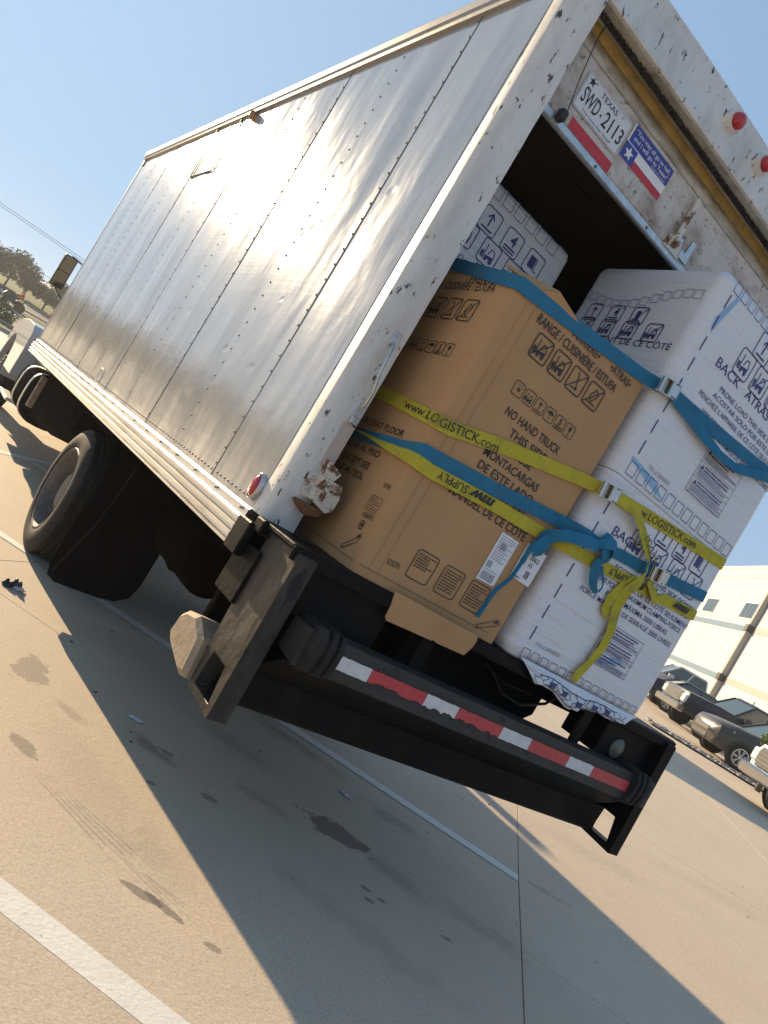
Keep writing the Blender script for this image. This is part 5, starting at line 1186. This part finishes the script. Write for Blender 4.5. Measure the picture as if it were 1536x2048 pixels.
# ------------------------------------------------------------ parked vehicles (local: nose +x, left +y)
def paint(name, col, r=.25): return mat(name, col, .38, var=.03, vs=3, coat=.15, spec=.3)
carglass = mat('car_glass', (.05, .075, .08), .06, var=.05, spec=.9)
def carwheel(b_name, root, x, y, r, sg, spokes=7):
    t = MB(); t.lathe([(-.1, r*.66), (-.11, r*.9), (-.07, r), (.07, r), (.11, r*.9), (.1, r*.66)], (x, y, r), (0, 1, 0), 28, False); ty = t.build('tyre', M['rubber'], root, smooth=40)
    d = MB(); d.lathe([(sg*.02, r*.66), (sg*.03, r*.01)], (x, y, r), (0, 1, 0), 24, False); d.build('rim', M['black_plastic'], ty)
    s_ = MB()
    s_.lathe([(sg*.06, r*.69), (sg*.105, r*.67), (sg*.105, r*.60), (sg*.06, r*.58)], (x, y, r), (0, 1, 0), 28, False); s_.lathe([(sg*.05, r*.16), (sg*.1, r*.13), (sg*.105, .01)], (x, y, r), (0, 1, 0), 12)
    for k in range(spokes):
        a = 2*math.pi*k/spokes
        for da in (-.13, .13):
            p = (x+r*.12*math.cos(a), y+sg*.095, r+r*.12*math.sin(a)); q = (x+r*.62*math.cos(a+da), y+sg*.095, r+r*.62*math.sin(a+da)); s_.tube([p, q], r*.045, 5)
    s_.build('spokes', M['galv'], ty)
def sect(x, hw, zs, zb, zt, tw):
    h = [(hw*.88, zs), (hw*.97, zs+.08), (hw, zs+.25), (hw*1.0, zb-.16), (hw*.965, zb-.03), (tw, zt)]
    return [(x, y, z) for y, z in h]+[(x, -y, z) for y, z in reversed(h)]
def car(name, label, loc, rz, col, kind):
    root = empty(name, (0, 0, 0), label, {'pickup': 'pickup', 'suv': 'suv', 'sedan': 'car'}[kind], 'vehicles parked in front of the warehouse')
    pm = paint(name+'_paint', col)
    if kind == 'pickup':
        L2, hw, r, wb = 2.9, 1.0, .40, 1.85; zb = 1.12
        st = [(2.86, .93, .55, 1.05, 1.10, .78), (2.80, .99, .50, 1.14, 1.20, .85), (1.6, 1.0, .48, 1.18, 1.28, .86), (1.15, 1.0, .48, 1.2, 1.28, .9), (-.95, 1.0, .48, 1.2, 1.22, .95), (-2.8, 1.0, .52, 1.2, 1.22, .96), (-2.9, .97, .6, 1.15, 1.2, .93)]
        cab = ((1.15, .45, -.75, -.95), 1.2, 1.90)
    elif kind == 'suv':
        L2, hw, r, wb = 2.35, .96, .37, 1.42
        st = [(2.34, .70, .40, .78, .84, .55), (2.22, .88, .32, .90, .96, .70), (1.75, .95, .28, .98, 1.06, .78), (.95, .96, .28, 1.06, 1.14, .82), (-1.5, .96, .28, 1.08, 1.12, .86), (-2.2, .94, .34, 1.06, 1.10, .85), (-2.34, .85, .45, .95, 1.0, .75)]
        cab = ((1.0, .25, -1.7, -2.2), 1.08, 1.70)
    else:
        L2, hw, r, wb = 2.4, .92, .33, 1.42
        st = [(2.38, .70, .36, .62, .68, .55), (2.2, .86, .28, .76, .80, .68), (1.0, .92, .24, .90, .96, .78), (-1.1, .92, .24, .95, 1.0, .80), (-2.0, .90, .30, .98, 1.04, .76), (-2.32, .84, .38, .92, .98, .72), (-2.4, .78, .45, .85, .9, .68)]
        cab = ((.95, .15, -1.0, -1.75), .94, 1.44)
    b = MB(); b.loft([sect(*s_) for s_ in st]); body = b.build('body', pm, root, smooth=38)
    (xa, xb, xc, xd), zc, zr = cab; w0, w1 = hw*.93, hw*.74
    def ringz(f, g): # f: 0 belt 1 roof
        return [(xa+(xb-xa)*f, w0+(w1-w0)*f, zc+(zr-zc)*f), (xd+(xc-xd)*f, w0+(w1-w0)*f, zc+(zr-zc)*f), (xd+(xc-xd)*f, -w0-(w1-w0)*f, zc+(zr-zc)*f), (xa+(xb-xa)*f, -w0-(w1-w0)*f, zc+(zr-zc)*f)]
    MB().loft([ringz(-.05, 0), ringz(.93, 0)]).build('windows', carglass, root)
    rf = MB(); t1 = ringz(.9, 0); t2 = ringz(1.0, 0); t3 = [(x*.94+.03*(xb+xc), y*.85, z+.035) for x, y, z in t2]; rf.loft([t1, t2, t3]); rf.build('roof', pm, root, smooth=40)
    for sy in (1, -1):
        lo, hi = ringz(-.02, 0), ringz(.95, 0); ii = (0, 1) if sy == 1 else (3, 2)
        for i in ii: MB().tube([lo[i], hi[i]], .045, 6).build('pillar', pm, root)
        mid = lambda f: (Vector(lo[ii[0]]).lerp(Vector(lo[ii[1]]), f), Vector(hi[ii[0]]).lerp(Vector(hi[ii[1]]), f))
        for f in ((.5,) if kind != 'suv' else (.42, .78)): a_, c_ = mid(f); MB().tube([a_, c_], .04, 6).build('pillar', pm, root)
    for x in (wb, -wb):
        for sg in (1, -1):
            MB().lathe([(sg*.0, r*1.16), (sg*.012, r*1.16)], (x, sg*(hw-.008), r+.02), (0, 1, 0), 26).build('wheel_arch', M['black_plastic'], body)
            carwheel('wheel', root, x, sg*(hw-.06), r, sg)
    for sg in (1, -1):
        b = MB(); b.loft([[(x, sg*(hw+.02+d), z) for x, z in ((xa-.55, zc+.05), (xa-.3, zc+.03), (xa-.28, zc+.18), (xa-.5, zc+.2))] for d in (0, .2)]); b.build('side_mirror', pm, root)
        for xx in (.35, -.75): MB().box(xx-.12, xx, sg*hw-.02, sg*hw+.03, zc-.22, zc-.18, .008).build('door_handle', M['chrome'], root)
    fx = st[0][0]
    if kind == 'pickup':
        g = MB().box(fx-.02, fx+.06, -.62, .62, .72, 1.14, .03).build('grille', M['chrome'], root)
        for k in range(4): MB().box(fx+.055, fx+.075, -.56, .56, .77+.09*k, .815+.09*k).build('grille_slot', M['black_plastic'], g)
        MB().box(fx-.12, fx+.16, -.98, .98, .46, .70, .04).build('front_bumper', M['chrome'], root)
        for sg in (1, -1): MB().box(fx-.1, fx+.05, sg*.80-.16, sg*.80+.16, .80, 1.08, .03).build('headlight', mat('headlamp', (.6, .62, .65), .15), root)
    else:
        MB().box(fx-.08, fx+.03, -.5, .5, .58, .72, .02).build('grille', M['chrome'] if kind == 'suv' else M['black_plastic'], root)
        MB().box(fx-.10, fx+.02, -.55, .55, .36, .52, .02).build('intake', M['black_plastic'], root)
        for sg in (1, -1):
            MB().loft([[(fx-.06, sg*.52, z), (fx-.16, sg*.78, z+.03), (fx-.5, sg*.92, z+.06)] for z in (.72, .86)], False).build('headlight', mat('headlamp', (.6, .62, .65), .15), root, fix=False)
            MB().box(fx-.16, fx-.06, sg*.7-.1, sg*.7+.1, .42, .50, .01).build('fog_lamp', M['chrome'], root)
    rx = st[-1][0]
    for sg in (1, -1): MB().box(rx-.03, rx+.22, sg*(hw-.16)-.14, sg*(hw-.16)+.135, .80, 1.0, .03).build('tail_light', M['lens_red'], root)
    root.location = loc; root.rotation_euler = (0, 0, rz); return root
HL = R(135.4)
def place(px, py, lx, ly, rz):
    c, s = math.cos(rz), math.sin(rz); x, y = px-(lx*c-ly*s), py-(lx*s+ly*c); return (x, y, gz(px, py))
car('parked_suv', 'grey suv parked nose left, in front of the dark pickup', place(20.94, 8.99, 1.42, .9, HL+R(8)), HL+R(8), (.055, .053, .051), 'suv')
car('parked_pickup', 'dark blue pickup with a large chrome grille, nose left', place(24.3, 12.25, 1.85, .94, HL+R(12)), HL+R(12), (.012, .018, .035), 'pickup')
car('parked_sedan', 'black sedan showing a red tail light beside the white carton', place(27.0, 15.6, -1.42, -.9, HL+math.pi), HL+math.pi, (.010, .014, .024), 'sedan')
car('parked_pickup', 'silver pickup standing behind the dark pickup', place(30.3, 17.6, .2, .94, HL), HL, (.45, .47, .48), 'pickup')
car('parked_pickup', 'white pickup cut off by the right frame edge, nose left', place(14.62, 4.68, 2.9, .94, HL+R(5)), HL+R(5), (.62, .70, .67), 'pickup')
# planted island with stones under the suv
qpatch('gravel_strip', (18.0, 10.0), (20.9, 6.0), (21.5, 6.5), (18.6, 10.5), M['gravel'], .03, 8, 'structure')
rd = random.Random(4); b = MB()
for i in range(420):
    f, g_ = rd.random(), rd.random(); x = 18.0+2.9*f+.6*g_; y = 10.0-4.0*f+.5*g_; r = rd.uniform(.03, .09); z = gz(x, y)+.03
    n0 = len(b.v); a = rd.uniform(0, 3)
    b.v += [(x+r*math.cos(a+k*1.256), y+r*math.sin(a+k*1.256), z) for k in range(5)]+[(x+r*.5*math.cos(a+k*2.1), y+r*.5*math.sin(a+k*2.1), z+r*.7) for k in range(3)]
    b.f += [(n0+i_, n0+(i_+1) % 5, n0+5+(i_*3//5)) for i_ in range(5)]+[(n0+5, n0+6, n0+7)]
tag(b.build('stones', M['gravel'], None, fix=False), 'pale landscaping stones in the island under the suv', None, None, 'stuff')
# a box trailer parked out of sight beyond the truck throws the wide band of shade on the lot
tr_ = empty('box_trailer', (11.3, 15.2, gz(11.3, 15.2)), 'plain white box trailer parked beyond the truck, its shade falling on the lot', 'trailer', rz=0)
gt = gz(11.3, 15.2)
def tb(u0, u1, v0, v1, z0, z1, bev=0.):
    b = MB().box(u0, u1, v0, v1, z0, z1, bev); b.v = [(11.3+p[0]*UX+p[1]*UY, 15.2+p[0]*UY-p[1]*UX, p[2]+gt) for p in b.v]; return b
tb(-1.2, 1.2, -3.2, 3.6, .95, 3.0, .02).build('box', M['bld_white'], tr_); tb(-1.1, 1.1, -2.9, 3.5, .75, .95).build('frame', M['chassis'], tr_)
for u in (-1.0, 1.0):
    for v in (-1.6, -.5):
        c_ = (11.3+u*UX+v*UY, 15.2+u*UY-v*UX, gt+.45); MB().lathe([(-.12, .3), (-.1, .45), (.1, .45), (.12, .3)], c_, (UX, UY, 0), 24).build('wheel', M['rubber'], tr_)
tb(-.06, .06, 3.0, 3.12, .0, .8).build('landing_leg', M['chassis'], tr_)

# ------------------------------------------------------------ hazy air over the whole lot
hz = MB().box(-905, 905, -905, 1005, -1.2, 15).build('haze', None); tag(hz, 'thin pale haze in the air', None, None, 'stuff')
hm = bpy.data.materials.new('haze_air'); hm.use_nodes = True; hn = hm.node_tree; hn.nodes.clear()
ho = hn.nodes.new('ShaderNodeOutputMaterial'); hv = hn.nodes.new('ShaderNodeVolumePrincipled')
hv.inputs['Color'].default_value = (.86, .90, .96, 1); hv.inputs['Density'].default_value = .0009; hv.inputs['Anisotropy'].default_value = .3
hn.links.new(hv.outputs[0], ho.inputs['Volume']); hz.data.materials.append(hm)
